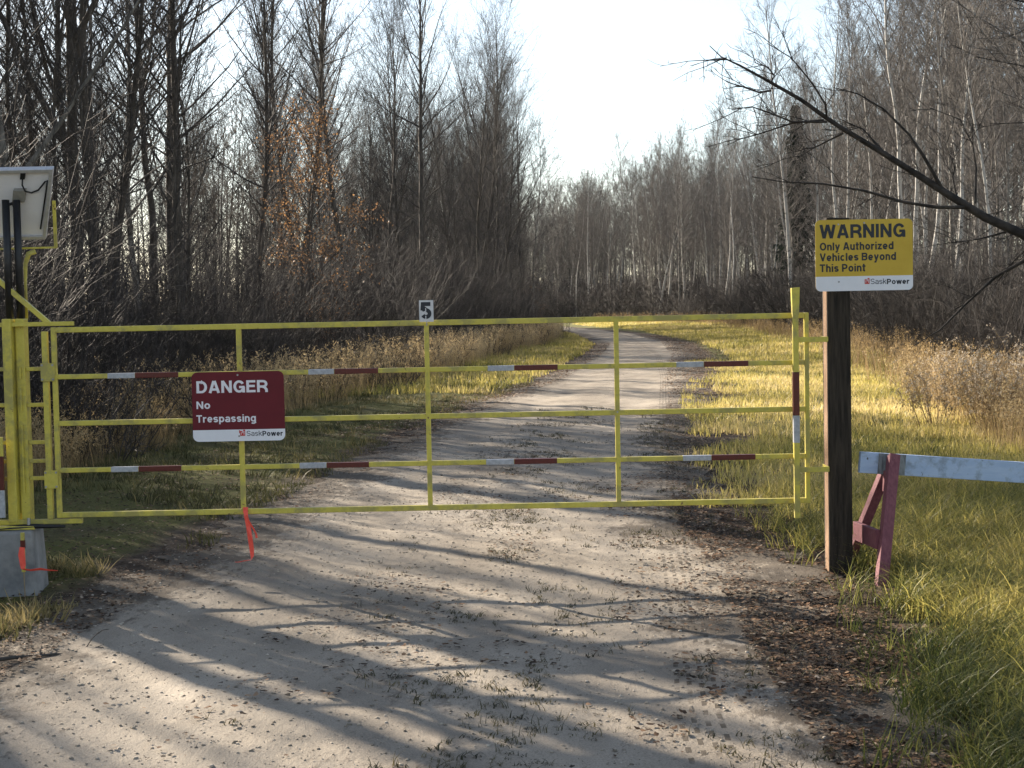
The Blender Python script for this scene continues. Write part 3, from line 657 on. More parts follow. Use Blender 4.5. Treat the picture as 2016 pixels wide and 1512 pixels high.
# ---------------------------------------------------------------- trees
class TB:
    """tapered tubes collected in batches of equal shape, turned into one mesh"""
    def __init__(s): s.d = {}
    def add(s, P, R, k):
        s.d.setdefault((k, len(P)), []).append((np.asarray(P, float), np.asarray(R, float)))
    def arrays(s):
        Vs, Qs, b = [], [], 0
        for (k, nn), lst in s.d.items():
            P = np.stack([q[0] for q in lst]); R = np.stack([q[1] for q in lst])
            T = np.gradient(P, axis=1); T /= np.linalg.norm(T, axis=2, keepdims=True) + 1e-9
            ref = np.where(np.abs(T.mean(1))[:, None, 2:3] > 0.85, np.array([1.0, 0, 0]), np.array([0, 0, 1.0]))
            A = np.cross(T, np.broadcast_to(ref, T.shape)); A /= np.linalg.norm(A, axis=2, keepdims=True) + 1e-9
            B = np.cross(T, A)
            an = np.arange(k) * 2 * np.pi / k
            ring = P[:, :, None] + R[:, :, None, None] * (A[:, :, None] * np.cos(an)[:, None] + B[:, :, None] * np.sin(an)[:, None])
            N = len(P); Vs.append(ring.reshape(-1, 3))
            ix = b + np.arange(N * nn * k).reshape(N, nn, k); nx = np.roll(ix, -1, axis=2)
            Qs.append(np.stack([ix[:, :-1], nx[:, :-1], nx[:, 1:], ix[:, 1:]], -1).reshape(-1, 4)); b += N * nn * k
        return np.concatenate(Vs), np.concatenate(Qs)
    def mesh(s, name, mat, smooth=True):
        v, q = s.arrays(); me = mesh_np(name, v, q, None, None, smooth); me.materials.append(mat); return me

def unit(v): return v / (np.linalg.norm(v) + 1e-9)
def grow(r, p, d, L, nseg, wob, lift):
    pts = [p]
    for _ in range(nseg):
        d = unit(d + r.normal(0, wob, 3) + np.array([0, 0, lift])); p = p + d * L / nseg; pts.append(p)
    return np.array(pts), d
def along(pts, t):
    x = t * (len(pts) - 1); i = min(int(x), len(pts) - 2); return pts[i] + (pts[i + 1] - pts[i]) * (x - i), unit(pts[i + 1] - pts[i])

def limb(tb, r, p, d, L, rad, nseg, wob, lift, sub, subsub, k=4, tw=0.0035, tips=None, start=0.2):
    """a branch with twigs on it and finer twigs on those"""
    pts, _ = grow(r, p, d, L, nseg, wob, lift)
    tb.add(pts, np.linspace(rad, tw, nseg + 1), k)
    for t in r.uniform(start, 1.0, sub):
        q, td = along(pts, t)
        sd = unit(td * r.uniform(0.5, 1.1) + r.normal(0, 0.55, 3) + np.array([0, 0, 0.25]))
        sl = L * r.uniform(0.22, 0.48) * (1.15 - 0.6 * t)
        sp_, _ = grow(r, q, sd, sl, 3, 0.16, 0.06)
        tb.add(sp_, np.linspace(max(tw * 1.2, rad * 0.35 * (1 - t * 0.6)), tw * 0.8, 4), 3)
        for u in r.uniform(0.2, 1.0, subsub):
            q2, t2 = along(sp_, u)
            s2, _ = grow(r, q2, unit(t2 * 0.8 + r.normal(0, 0.6, 3) + np.array([0, 0, 0.2])), sl * r.uniform(0.3, 0.6), 2, 0.2, 0.05)
            tb.add(s2, np.linspace(tw, tw * 0.6, 3), 3)
            if tips is not None: tips.append(s2[-1]); tips.append(s2[1])
    return pts

def make_tree(seed, H, r0, cs, nbr, blen, e0, e1, sub, subsub, lean=(0, 0), wob=0.02, forks=(), tw=0.0035, dead=0, tips=None):
    r = np.random.default_rng(seed)
    tr, cr = TB(), TB()
    ns = 14
    d = unit(np.array([lean[0], lean[1], 1.0])); p = np.array([0, 0, -0.25]); pts = [p]
    for i in range(ns):
        d = unit(d + np.append(r.normal(0, wob, 2), 0.03)); p = p + d * (H + 0.25) / ns; pts.append(p)
    pts = np.array(pts)
    tt = np.linspace(0, 1, ns + 1)
    rad = r0 * ((1 - tt) ** 0.85 * 0.94 + 0.03); rad[0] *= 1.35
    tr.add(pts, rad, 7)
    for (ft, az, el, fl) in forks:
        q, td = along(pts, ft); fr = np.interp(ft, tt, rad) * 0.72
        fd = np.array([math.cos(az) * math.cos(el), math.sin(az) * math.cos(el), math.sin(el)])
        fp, _ = grow(r, q, fd, fl, 8, 0.05, 0.06)
        tr.add(fp, np.linspace(fr, 0.008, 9), 6)
        for t in r.uniform(0.2, 1, int(nbr * 0.5)):
            q2, t2 = along(fp, t)
            limb(cr, r, q2, unit(t2 + r.normal(0, 0.5, 3)), blen * r.uniform(0.35, 0.7) * (1.1 - 0.5 * t), fr * 0.35 * (1 - 0.7 * t) + tw, 4, 0.1, 0.06, max(3, sub - 2), subsub, 4, tw, tips)
    az = r.uniform(0, 6.28)
    for i in range(nbr):
        t = cs + (1 - cs) * (i + r.uniform(0, 1)) / nbr
        az += 2.4 + r.normal(0, 0.4)
        u = (t - cs) / (1 - cs)
        el = math.radians(e0 + (e1 - e0) * u + r.normal(0, 8))
        q, td = along(pts, min(t, 0.995))
        L = blen * (0.55 + 0.55 * math.sin(math.pi * min(1, u * 0.75 + 0.1))) * (1 - 0.12 * u) * r.uniform(0.7, 1.3)
        limb(cr, r, q, np.array([math.cos(az) * math.cos(el), math.sin(az) * math.cos(el), math.sin(el)]), L,
             min(np.interp(t, tt, rad) * 0.45, 0.005 + L * 0.0075), 5, 0.09, 0.07, sub, subsub, 4, tw, tips)
    for i in range(dead):
        t = r.uniform(0.08, cs); a = r.uniform(0, 6.28); q, _ = along(pts, t)
        limb(cr, r, q, unit(np.array([math.cos(a), math.sin(a), r.uniform(-0.1, 0.5)])), blen * r.uniform(0.25, 0.6), 0.012, 4, 0.12, 0.0, 3, 1, 3, tw)
    return tr, cr

PROTO = {}
def proto(kind, key, args, mt, mc, scale_label=None):
    tr, cr = make_tree(**args)
    PROTO.setdefault(kind, []).append((tr.mesh("trunk", mt), cr.mesh("branches", mc), args["H"]))

for s in range(6):     # tall backlit poplars of the left wood
    proto("poplar", s, dict(seed=100 + s, H=13.5 + s * 0.6, r0=0.085 + 0.012 * s, cs=0.3, nbr=50, blen=3.0, e0=40, e1=72, sub=10, subsub=4, wob=0.04, dead=16, tw=0.0034, forks=(((0.36 + 0.05 * s, 1.3 * s, 1.12, 5.5),) if s % 2 else ())), M_bark_dark, M_twig_dark)
for s in range(3):     # thick old poplars
    proto("old_poplar", s, dict(seed=140 + s, H=16 + s, r0=0.135 + 0.012 * s, cs=0.25, nbr=28, blen=3.6, e0=36, e1=66, sub=8, subsub=3, wob=0.03, dead=14, tw=0.0042,
          forks=((0.3, 0.3 + s, 0.95, 6.5), (0.42, 3.4 + s, 0.9, 6.0), (0.55, 1.2 - s, 1.0, 5.0))[:2 + (s > 0)]), M_bark_grey if s == 0 else M_bark_dark, M_twig_dark)
for s in range(4):     # thick-stemmed, few-limbed poplars
    proto("bare_poplar", s, dict(seed=150 + s, H=14 + s, r0=0.06 + 0.026 * s, cs=0.35, nbr=15, blen=1.7, e0=58, e1=76, sub=4, subsub=2, wob=0.015, dead=2, tw=0.004), M_bark_dark, M_twig_dark)
for s in range(4):     # slim poles
    proto("pole", s, dict(seed=160 + s, H=9.5 + s * 0.8, r0=0.05 + 0.006 * s, cs=0.25, nbr=38, blen=2.0, e0=45, e1=70, sub=8, subsub=3, wob=0.05, dead=12, tw=0.0038, lean=(0.05 * (s - 1), 0.03)), M_bark_dark, M_twig_dark)
for s in range(7):     # pale aspens of the sunlit right wood
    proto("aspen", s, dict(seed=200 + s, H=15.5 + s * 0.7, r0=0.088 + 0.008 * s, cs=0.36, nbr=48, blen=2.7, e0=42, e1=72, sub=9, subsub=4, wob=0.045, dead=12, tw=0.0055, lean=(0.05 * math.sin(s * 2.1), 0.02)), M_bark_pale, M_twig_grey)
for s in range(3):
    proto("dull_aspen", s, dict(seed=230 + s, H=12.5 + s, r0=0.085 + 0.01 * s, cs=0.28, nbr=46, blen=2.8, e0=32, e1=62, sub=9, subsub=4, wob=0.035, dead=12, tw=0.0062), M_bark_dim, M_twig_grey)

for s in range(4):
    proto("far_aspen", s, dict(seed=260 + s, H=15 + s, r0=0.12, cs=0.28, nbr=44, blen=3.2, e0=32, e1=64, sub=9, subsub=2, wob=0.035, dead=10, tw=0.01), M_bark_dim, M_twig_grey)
GNAME = {"bare_poplar": "poplar_tree", "far_aspen": "aspen_tree", "poplar": "poplar_tree", "old_poplar": "poplar_tree", "pole": "young_tree", "aspen": "aspen_tree", "dull_aspen": "aspen_tree"}
placed = []
def tree(kind, i, x, y, label, group, scale=1.0, rz=None, tilt=(0, 0)):
    tm, cm, H = PROTO[kind][i % len(PROTO[kind])]
    r = thing(GNAME[kind], (x, y, float(hgt(x, y))), label, "tree", group)
    r.rotation_euler = (tilt[1], tilt[0], random.uniform(0, 6.28) if rz is None else rz)
    r.scale = (scale, scale, scale)
    for nm, me in (("trunk", tm), ("branches", cm)):
        o = bpy.data.objects.new(nm, me); C.objects.link(o); o.parent = r
    placed.append((x, y)); return r

# trees one can point at: photo column of the trunk, depth, kind
HERO = [
    (4, 22.6, "old_poplar", 1, 1.0, (0.0, 0), "thickest tree trunk at the far left edge, behind the solar panel"),
    (58, 24, "old_poplar", 0, 0.8, (0.0, 0), "pale grey straight trunk rising above the solar panel, second from the left edge"),
    (150, 27, "old_poplar", 2, 0.85, (0.0, 0), "dark upright trunk just right of the solar panel"),
    (196, 28, "old_poplar", 1, 0.82, (0.02, 0), "dark forked trunk beside the upright one right of the solar panel"),
    (300, 34, "poplar", 2, 1.0, (0.03, 0), "dark tree with sweeping limbs between the solar panel and the danger sign"),
    (345, 36, "poplar", 4, 1.0, (0.02, 0), "tall thin dark tree rising up left of the danger sign"),
    (500, 40, "poplar", 1, 0.95, (0.06, 0), "dark tree with a high V fork above the danger sign"),
    (560, 43, "poplar", 3, 0.95, (0.07, 0), "leaning dark tree in front of the orange-leaved tree"),
    (690, 52, "poplar", 5, 0.95, (-0.03, 0), "grey trunk leaning left between the orange-leaved tree and the number plate"),
    (775, 56, "poplar", 0, 1.0, (0.0, 0), "dark twiggy tree left of the number plate column"),
    (838, 54, "poplar", 4, 0.98, (0.0, 0), "straight dark tree directly above the number plate"),
    (925, 72, "poplar", 3, 1.02, (0.08, 0), "leaning dark tree right of the number plate, tallest beside the sky gap"),
    (968, 76, "poplar", 1, 1.0, (0.05, 0), "thin dark tree next to the last tree before the sky gap"),
    (1003, 80, "poplar", 2, 1.0, (0.06, 0), "last tall dark tree of the left woods, its twigs reaching into the sky gap"),
    (600, 58, "poplar", 5, 1.05, (0.03, 0), "slim dark tree rising behind the orange-leaved tree"),
    (1028, 92, "poplar", 4, 0.92, (0.09, 0), "shorter dark tree leaning out over the road at the right end of the left woods"),
    (1050, 100, "dull_aspen", 1, 0.95, (0.07, 0), "low grey leaning tree at the foot of the sky gap, rightmost of the left woods"),
]
for px, Y, kd, i, sc, tl, lab in HERO:
    x = at(px, 600, Y).x
    tree(kd, i, x, Y, lab, None, sc, 0.4 * i, tl)

# openings in the woods towards the sun: spots on the ground (x, y, half width) that lie in full light
SUNNY = ((2.5, 40, 7.0, 0.95), (5.0, 26, 5.0, 0.85), (-1.0, 6.3, 1.2, 0.5), (4.0, 62, 6.0, 0.6), (-3.2, 33, 3.0, 0.9), (6.0, 20.5, 1.6, 0.9), (2.1, 9.5, 0.8, 1.0), (3.0, 10, 1.2, 0.8), (2.1, 6.5, 0.8, 0.5), (0.3, 11, 1.0, 0.5))
def shades(x, y, rnd):
    for cx_, cy_, hw, pr in SUNNY:
        dx, dy = x - cx_, y - cy_; t = dx * sun_v.x + dy * sun_v.y; t /= math.cos(SUN_EL)
        if (3 if cy_ != 33 else 0.5) < t < 36 and abs(dx * sun_v.y - dy * sun_v.x) / math.cos(SUN_EL) < hw and rnd.random() < pr: return True
    return False
def far_enough(x, y, d): return all((x - a) ** 2 + (y - b) ** 2 > d * d for a, b in placed)
R0 = random.Random(11)
GL = "bare trees crowding the woods left of the road"
def scatter(n, ylo, yhi, xf, kinds, label, group, dmin, smin=0.85, smax=1.15, tl=0.04, power=1.0):
    k = t = 0
    while k < n and t < n * 60:
        t += 1
        y = ylo + (yhi - ylo) * R0.random() ** power
        x = xf(y, R0)
        if not far_enough(x, y, dmin) or shades(x, y, R0): continue
        kd = R0.choice(kinds)
        tree(kd, R0.randrange(9), x, y, label, group, R0.uniform(smin, smax), None, (R0.gauss(0, tl), R0.gauss(0, tl)))
        k += 1
    return k
seen = lambda y, m=1.0: 0.345 * y + m
# in view, left
scatter(140, 25, 140, lambda y, r: max(-seen(y), wood_l(y) - 0.3 - abs(r.gauss(0, 1)) * 7), ["poplar", "poplar", "pole", "pole", "dull_aspen"],
        "bare dark tree crowded into the woods left of the road", GL, 0.8, 0.8, 1.08, 0.04, 1.35)
scatter(62, 48, 135, lambda y, r: -seen(y) + (seen(y) + wood_l(y) - 7) * r.random(), ["poplar", "pole", "poplar"],
        "bare tree deep in the woods left of the road, behind the front rows", "bare trees in the back rows left of the road", 0.8, 0.85, 1.15, 0.04)
# out of the frame on the left: they throw the shadows across the foreground
scatter(115, 10.5, 36, lambda y, r: -seen(y, 1.2) - r.random() * 13, ["bare_poplar"],
        "bare dark tree of the woods beyond the left edge of the picture", "bare trees beyond the left edge", 0.5, 0.75, 1.05)
# right wood, lit trunks
scatter(190, 46, 165, lambda y, r: min(seen(y, 2), wood_r(y) + 0.2 + abs(r.gauss(0, 1)) * 8), ["aspen", "aspen", "aspen", "dull_aspen"],
        "pale slender bare aspen in the sunlit woods right of the road", "pale aspens right of the road", 1.0, 0.72, 0.98, 0.05)
scatter(26, 22, 50, lambda y, r: wood_r(y) + 0.8 + r.random() * 5, ["aspen", "dull_aspen"],
        "pale bare aspen in the near part of the right woods behind the warning sign", "near aspens behind the warning sign", 1.2, 0.6, 0.85, 0.05)
# wall of trees where the road bends away
scatter(80, 150, 195, lambda y, r: wood_r(y) + 0.5 + r.random() * 20, ["far_aspen"],
        "distant bare tree in the wall of woods where the road bends away", "distant trees at the end of the road", 1.0, 0.75, 1.0, 0.04)

# ---- spruces far in the right wood
def spruce_mesh(seed, H):
    r = np.random.default_rng(seed); tr, Vv, Qq, b = TB(), [], [], 0
    tr.add(np.array([(0, 0, -0.2), (0, 0, H * 0.5), (0, 0, H)]), [0.16, 0.09, 0.01], 6)
    for i in range(520):
        t = 0.06 + 0.94 * (i / 520) ** 0.9; a = i * 2.4 + r.normal(0, 0.3); L = (1 - t) ** 0.9 * H * 0.15 * r.uniform(0.5, 1.3) + 0.05
        base = np.array([0, 0, t * H]); dr = np.array([math.cos(a), math.sin(a), -0.25 + 0.5 * t]); sd = np.array([-math.sin(a), math.cos(a), 0])
        for j in range(7):
            q = base + dr * L * (j + 0.3) / 7; w = (0.06 + 0.3 * (1 - t)) * (1 - j / 9) * r.uniform(0.6, 1.3); dn = np.array([0, 0, -r.uniform(-0.02, 0.4)])
            for s in (-1, 1):
                tip = q + sd * s * w + dr * 0.18 + dn
                Vv += [q, q + dr * 0.16, tip + dr * 0.05, tip]; Qq.append([b, b + 1, b + 2, b + 3]); b += 4
    return tr.mesh("trunk", M_bark_dark), mesh_np("needles", np.array(Vv), np.array(Qq), None, r.uniform(0, 1, len(Vv)))
M_needle = leafy("spruce_needles", [(0, (0.01, 0.017, 0.01)), (1, (0.024, 0.036, 0.019))], 0.15)
for px, Y, H, lab in ((1571, 100, 14.2, "dark spruce standing out among the pale aspens left of the warning sign"),
                      (1345, 136, 3.4, "low dark spruce at the foot of the pale woods beside the far road bend")):
    tm, nm = spruce_mesh(int(px), H); nm.materials.append(M_needle)
    x = max(at(px, 600, Y).x, float(wood_r(Y)) - 0.5)
    s = thing("spruce_tree", (x, Y, float(hgt(x, Y))), lab, "tree")
    for nme, me_ in (("trunk", tm), ("needles", nm)):
        o = bpy.data.objects.new(nme, me_); C.objects.link(o); o.parent = s

# ---- trees that still hold withered orange leaves
def leaves_at(tips, r, n_each, size, spread):
    Vv, Qq, tn = [], [], []
    for tip in tips:
        for _ in range(n_each):
            c = tip + r.normal(0, spread, 3); a = unit(r.normal(0, 1, 3)); b_ = unit(np.cross(a, r.normal(0, 1, 3))); sz = size * r.uniform(0.6, 1.3)
            k = len(Vv); Vv += [c - a * sz, c + b_ * sz * 0.6, c + a * sz, c - b_ * sz * 0.6]; Qq.append([k, k + 1, k + 2, k + 3]); tn += [r.uniform(0, 1)] * 4
    return np.array(Vv), np.array(Qq), np.array(tn)
M_orange = leafy("withered_orange_leaves", [(0, (0.1, 0.06, 0.036)), (0.5, (0.2, 0.12, 0.066)), (0.85, (0.32, 0.185, 0.09)), (1, (0.5, 0.27, 0.1))], 0.4)
for nm, px, Y, H, bl_, nb, lab, n_e in (("orange_leaved_tree", 615, 37, 5.6, 1.7, 30, "tree still holding withered orange leaves in the left woods", 6),
                                     ("orange_leaved_tree", 1040, 118, 3.2, 1.6, 16, "low orange-leaved bush at the foot of the woods beside the far road bend", 2)):
    tips = []
    tr, cr = make_tree(seed=int(px), H=H, r0=0.07, cs=0.12, nbr=nb, blen=bl_, e0=25, e1=60, sub=6, subsub=3, tw=0.004, tips=tips)
    x = at(px, 600, Y).x
    t_ = thing(nm, (x, Y, float(hgt(x, Y))), lab, "tree")
    for nme, me_ in (("trunk", tr.mesh("trunk", M_bark_dark)), ("branches", cr.mesh("branches", M_twig_dark))):
        o = bpy.data.objects.new(nme, me_); C.objects.link(o); o.parent = t_
    r = np.random.default_rng(5); lv, lq, lt = leaves_at([q for q in tips if r.random() < (0.9 if H < 5 else 0.8)], r, n_e, 0.03, 0.13)
    lm = mesh_np("leaves", lv, lq, None, lt); lm.materials.append(M_orange)
    o = bpy.data.objects.new("leaves", lm); C.objects.link(o); o.parent = t_

# ---- the leaning tree at the right: its trunk stands outside the frame, the limb reaches in
LD = 11.5
lean = thing("leaning_tree", (7.2, LD + 0.6, 0), "dark leaning tree whose long bare limb reaches in over the warning sign from the right", "tree")
def pxs(lst, dy=0.0): return np.array([np.array(at(a, b_, LD + dy + (1790 - a) * 0.0006)) for a, b_ in lst])
r = np.random.default_rng(77)
ltr, lcr = TB(), TB()
off = np.array([7.2, LD + 0.6, 0.0])
limb1 = pxs([(2130, 545), (2016, 462), (1940, 428), (1870, 385), (1800, 340), (1725, 293), (1650, 248), (1575, 195), (1510, 158), (1455, 128), (1420, 112), (1397, 90)])
p0 = limb1[0]
trunk_pts = np.array([(7.25, LD + 0.6, -0.3), (7.0, LD + 0.5, 0.35), (6.3, LD + 0.2, 0.9), (5.4, LD - 0.1, 1.25), tuple(p0)])
ltr.add(trunk_pts - off, [0.15, 0.115, 0.08, 0.06, 0.046], 9)
ltr.add(limb1 - off, [0.046, 0.037, 0.033, 0.029, 0.025, 0.0215, 0.018, 0.015, 0.0115, 0.008, 0.005, 0.003], 9)
up_trunk = np.array([(6.3, LD + 0.2, 0.85), (6.2, LD + 0.4, 2.0), (5.9, LD + 0.7, 3.2), (5.5, LD + 0.9, 4.3), (5.2, LD + 1.0, 5.6)])
ltr.add(up_trunk - off, [0.08, 0.07, 0.05, 0.035, 0.01], 7)
SIDE = [[(1905, 408), (1845, 408), (1780, 398), (1700, 375), (1620, 362), (1540, 358), (1480, 348)],
        [(1855, 372), (1820, 310), (1790, 265), (1740, 215), (1690, 185), (1640, 172)],
        [(1628, 236), (1625, 205), (1600, 165), (1570, 128), (1555, 112), (1510, 85)],
        [(1628, 240), (1560, 240), (1515, 222), (1480, 210), (1440, 216)],
        [(1622, 236), (1560, 242), (1500, 262), (1450, 276)],
        [(1518, 162), (1525, 150), (1512, 132), (1485, 123)],
        [(1518, 178), (1495, 182), (1460, 170), (1430, 161)],
        [(1430, 116), (1405, 118), (1375, 119)],
        [(1660, 262), (1620, 282), (1572, 308)],
        [(1920, 400), (1922, 330), (1915, 285), (1890, 235), (1830, 212)],
        [(1985, 455), (1930, 470), (1880, 478)],
        [(2040, 500), (1960, 545), (1900, 600), (1850, 650), (1800, 680)],
        [(2030, 480), (1990, 520), (1960, 560)],
        [(1740, 300), (1700, 255), (1655, 235)],
        [(1885, 395), (1875, 350), (1880, 330), (1860, 280)]]
for i, s in enumerate(SIDE):
    pts = pxs(s, 0.02 * i - 0.1)
    pts[0] = np.array(at(*s[0], LD + (1790 - s[0][0]) * 0.0006))
    n_ = len(pts); r0_ = 0.016 if i in (0, 1, 11) else 0.0095
    lcr.add(pts - off, np.linspace(r0_, 0.003, n_), 5)
    for t in r.uniform(0.1, 0.98, 7):
        q, td = along(pts, t)
        limb(lcr, r, q - off, unit(td * 0.8 + r.normal(0, 0.5, 3)), r.uniform(0.12, 0.45), 0.0038, 3, 0.14, 0.0, 3, 1, 3, 0.0018)
for t in r.uniform(0.08, 0.85, 26):
    q, td = along(limb1, t)
    limb(lcr, r, q - off, unit(td * 0.6 + r.normal(0, 0.6, 3)), r.uniform(0.1, 0.38), 0.0038, 3, 0.12, 0.0, 2, 1, 3, 0.0022)
for t in np.linspace(0.2, 1, 26):
    q, td = along(up_trunk, t); a = r.uniform(2.0, 4.4)
    limb(lcr, r, q - off, unit(np.array([math.cos(a), math.sin(a) * 0.7, r.uniform(0.1, 0.7)])), r.uniform(1.2, 2.6), 0.016, 6, 0.13, 0.02, 9, 3, 4, 0.0026)
for nm, tb_ in (("trunk", ltr), ("branches", lcr)):
    o = bpy.data.objects.new(nm, tb_.mesh(nm, M_limb)); C.objects.link(o); o.parent = lean

# ---------------------------------------------------------------- undergrowth, baked from a few shrubs
def shrub_arrays(seed, H, stems, spread, sub, subsub, tw=0.0035):
    r = np.random.default_rng(seed); tb = TB()
    for i in range(stems):
        a = r.uniform(0, 6.28); b0 = np.array([math.cos(a), math.sin(a), 0]) * r.uniform(0, 0.4)
        limb(tb, r, b0 + np.array([0, 0, -0.05]), unit(np.array([math.cos(a) * spread, math.sin(a) * spread, 1.0]) + r.normal(0, 0.15, 3)), H * r.uniform(0.5, 1.1), 0.0085, 6, 0.13, 0.03, sub, subsub, 3, tw, None, 0.15)
    return tb.arrays()
def bake(name, protos, x, y, sc, mat, kind="stuff", tint=None, tilt=0.0, zoff=0.0, rot=None, flat=None):
    """many turned and scaled copies of small plants in one mesh"""
    r = np.random.default_rng(len(x) + 3)
    z = surface(x, y) + zoff
    which = r.integers(0, len(protos), len(x)); Vs, Qs, Ts, b = [], [], [], 0
    for i, pr in enumerate(protos):
        pv, pq = pr[0], pr[1]; s = np.where(which == i)[0]
        if not len(s): continue
        a = r.uniform(0, 6.283, len(s)) if rot is None else rot[s]
        ca, sa = np.cos(a), np.sin(a); k = sc[s]
        vx = (pv[None, :, 0] * ca[:, None] - pv[None, :, 1] * sa[:, None]) * k[:, None]
        vy = (pv[None, :, 0] * sa[:, None] + pv[None, :, 1] * ca[:, None]) * k[:, None]
        vz = pv[None, :, 2] * k[:, None]
        if tilt:
            tx, ty = r.normal(0, tilt, (len(s), 1)), r.normal(0, tilt, (len(s), 1)); vx = vx + vz * tx; vy = vy + vz * ty
        vv = np.stack([vx + x[s, None], vy + y[s, None], vz + z[s, None]], -1)
        Vs.append(vv.reshape(-1, 3)); nv = len(pv)
        Qs.append((pq[None] + (b + np.arange(len(s)) * nv)[:, None, None]).reshape(-1, 4)); b += nv * len(s)
        tb_ = (tint[s] if tint is not None else r.uniform(0, 1, len(s)))[:, None] + (pr[2][None] if len(pr) > 2 else 0)
        Ts.append(np.broadcast_to(tb_, (len(s), nv)).reshape(-1))
    o = link(name, mesh_np(name, np.concatenate(Vs), np.concatenate(Qs), None, np.concatenate(Ts)), mat)
    if kind: tag(o, kind=kind)
    return o

r = np.random.default_rng(31)
sh_hi = [shrub_arrays(300 + i, 2.9 + 0.3 * i, 11, 0.25, 9, 3) for i in range(4)]
sh_lo = [shrub_arrays(320 + i, 1.2, 14, 0.6, 6, 2, 0.004) for i in range(3)]
sh_far = [shrub_arrays(340 + i, 2.4, 12, 0.4, 8, 2, 0.009) for i in range(3)]
# left thicket
yl = 15 + 95 * r.random(620) ** 1.3
xl = np.maximum(wood_l(yl) - np.abs(r.normal(0, 1, 620)) * 5 + 0.1, -seen(yl, 2.5))
lowr = np.array([0.85 if (28 < q < 50 and wood_l(q) - 6 < p_) else 1.0 for p_, q in zip(xl, yl)])
bake("undergrowth", sh_hi, xl, yl, r.uniform(0.6, 1.3, len(xl)) * lowr, M_brush)
yb = 18 + 110 * r.random(700) ** 1.4
xb = wood_l(yb) + r.normal(-0.6, 0.9, 700); k_ = xb > -seen(yb, 1)
bake("undergrowth", sh_lo, xb[k_], yb[k_], r.uniform(0.5, 1.2, k_.sum()), M_brush)
# right thicket and the foot of the far woods
yr = 14 + 110 * r.random(800) ** 1.5
xr = wood_r(yr) + np.abs(r.normal(0, 1, 800)) * 3.2 - 0.2; k_ = xr < seen(yr, 2.5)
bake("undergrowth", sh_hi, xr[k_], yr[k_], r.uniform(0.5, 1.05, k_.sum()) * np.clip(yr[k_] / 32, 0.6, 1), M_brush)
yf = np.concatenate([60 + 95 * r.random(260), 140 + 50 * r.random(700)])
xf = np.concatenate([wood_r(yf[:260]) + np.abs(r.normal(0, 1, 260)) * 4 - 0.4, wood_r(yf[260:]) + 0.3 + 22 * r.random(700)])
bake("undergrowth", sh_far, xf, yf, np.where(np.arange(len(xf)) < 260, 1.0, 1.35) * r.uniform(0.7, 1.5, len(xf)), M_brush)
# deep woods behind the trees one can tell apart
lowt = []
for i in range(4):
    tr, cr = make_tree(seed=400 + i, H=11.5 + i, r0=0.09, cs=0.25, nbr=26, blen=2.6, e0=30, e1=62, sub=6, subsub=1, tw=0.009, dead=6)
    for kk, vv in tr.d.items(): cr.d.setdefault(kk, []).extend(vv)
    lowt.append(cr.arrays())
yd_ = np.concatenate([40 + 120 * r.random(190), 60 + 110 * r.random(150), 175 + 55 * r.random(220)])
xd_ = np.concatenate([np.maximum(wood_l(yd_[:190]) - 7 - 16 * r.random(190), -seen(yd_[:190], 3)), np.minimum(wood_r(yd_[190:340]) + 7 + 14 * r.random(150), seen(yd_[190:340], 3)), wood_r(yd_[340:]) + 34 * r.random(220)])
bake("distant_woods", lowt, xd_, yd_, np.where(np.arange(len(xd_)) < 190, 0.78, 1.0) * r.uniform(0.8, 1.12, len(xd_)), bark("deep_woods_bark", (0.07, 0.058, 0.048, 1), (0.16, 0.14, 0.115, 1), 1.5))

# ---------------------------------------------------------------- grass, leaves, weeds, stones
def tuft(seed, nb, h, w, spread, bend, seg=3):
    r = np.random.default_rng(seed); Vv, Qq, tn = [], [], []
    for i in range(nb):
        a, a2 = r.uniform(0, 6.28), r.uniform(0, 6.28); b0 = np.array([math.cos(a), math.sin(a), 0]) * spread * r.random() ** 0.5
        hh = h * r.uniform(0.45, 1.15); bd_ = bend * r.uniform(0.3, 1.3); out = np.array([math.cos(a2), math.sin(a2), 0]); sd = np.array([-math.sin(a2 + 0.6), math.cos(a2 + 0.6), 0])
        k = len(Vv); tv = r.uniform(-0.18, 0.18)
        for j in range(seg + 1):
            t = j / seg; c = b0 + out * hh * bd_ * t * t + np.array([0, 0, hh * (t - 0.35 * bd_ * t * t)]) ; ww = w * (1 - t) ** 0.7 * 0.5 + w * 0.06
            Vv += [c - sd * ww, c + sd * ww]; tn += [tv, tv]
            if j: Qq.append([k + 2 * j - 2, k + 2 * j - 1, k + 2 * j + 1, k + 2 * j])
    return np.array(Vv), np.array(Qq), np.array(tn)
M_grass = leafy("grass_blades", [(0, (0.06, 0.078, 0.022)), (0.35, (0.23, 0.225, 0.065)), (0.62, (0.55, 0.46, 0.13)), (1, (0.66, 0.53, 0.26))], 0.5, 0.5, 0.3)
M_dry = leafy("dry_grass_stalks", [(0, (0.26, 0.18, 0.09)), (0.5, (0.48, 0.35, 0.18)), (1, (0.64, 0.51, 0.31))], 0.45, 0.6)
M_dull = leafy("dull_verge_grass", [(0, (0.05, 0.056, 0.024)), (0.4, (0.14, 0.13, 0.055)), (0.7, (0.33, 0.26, 0.115)), (1, (0.48, 0.38, 0.21))], 0.4, 0.6, 0.2)
t_near = [tuft(500 + i, 9, 0.17 + 0.02 * i, 0.0055, 0.07, 0.95, 4) for i in range(6)]
t_mid = [tuft(520 + i, 9, 0.15, 0.012, 0.12, 0.5, 2) for i in range(5)]
t_far = [tuft(540 + i, 9, 0.22, 0.035, 0.3, 0.4, 2) for i in range(4)]
t_short = [tuft(560 + i, 8, 0.075, 0.006, 0.06, 0.8, 3) for i in range(5)]
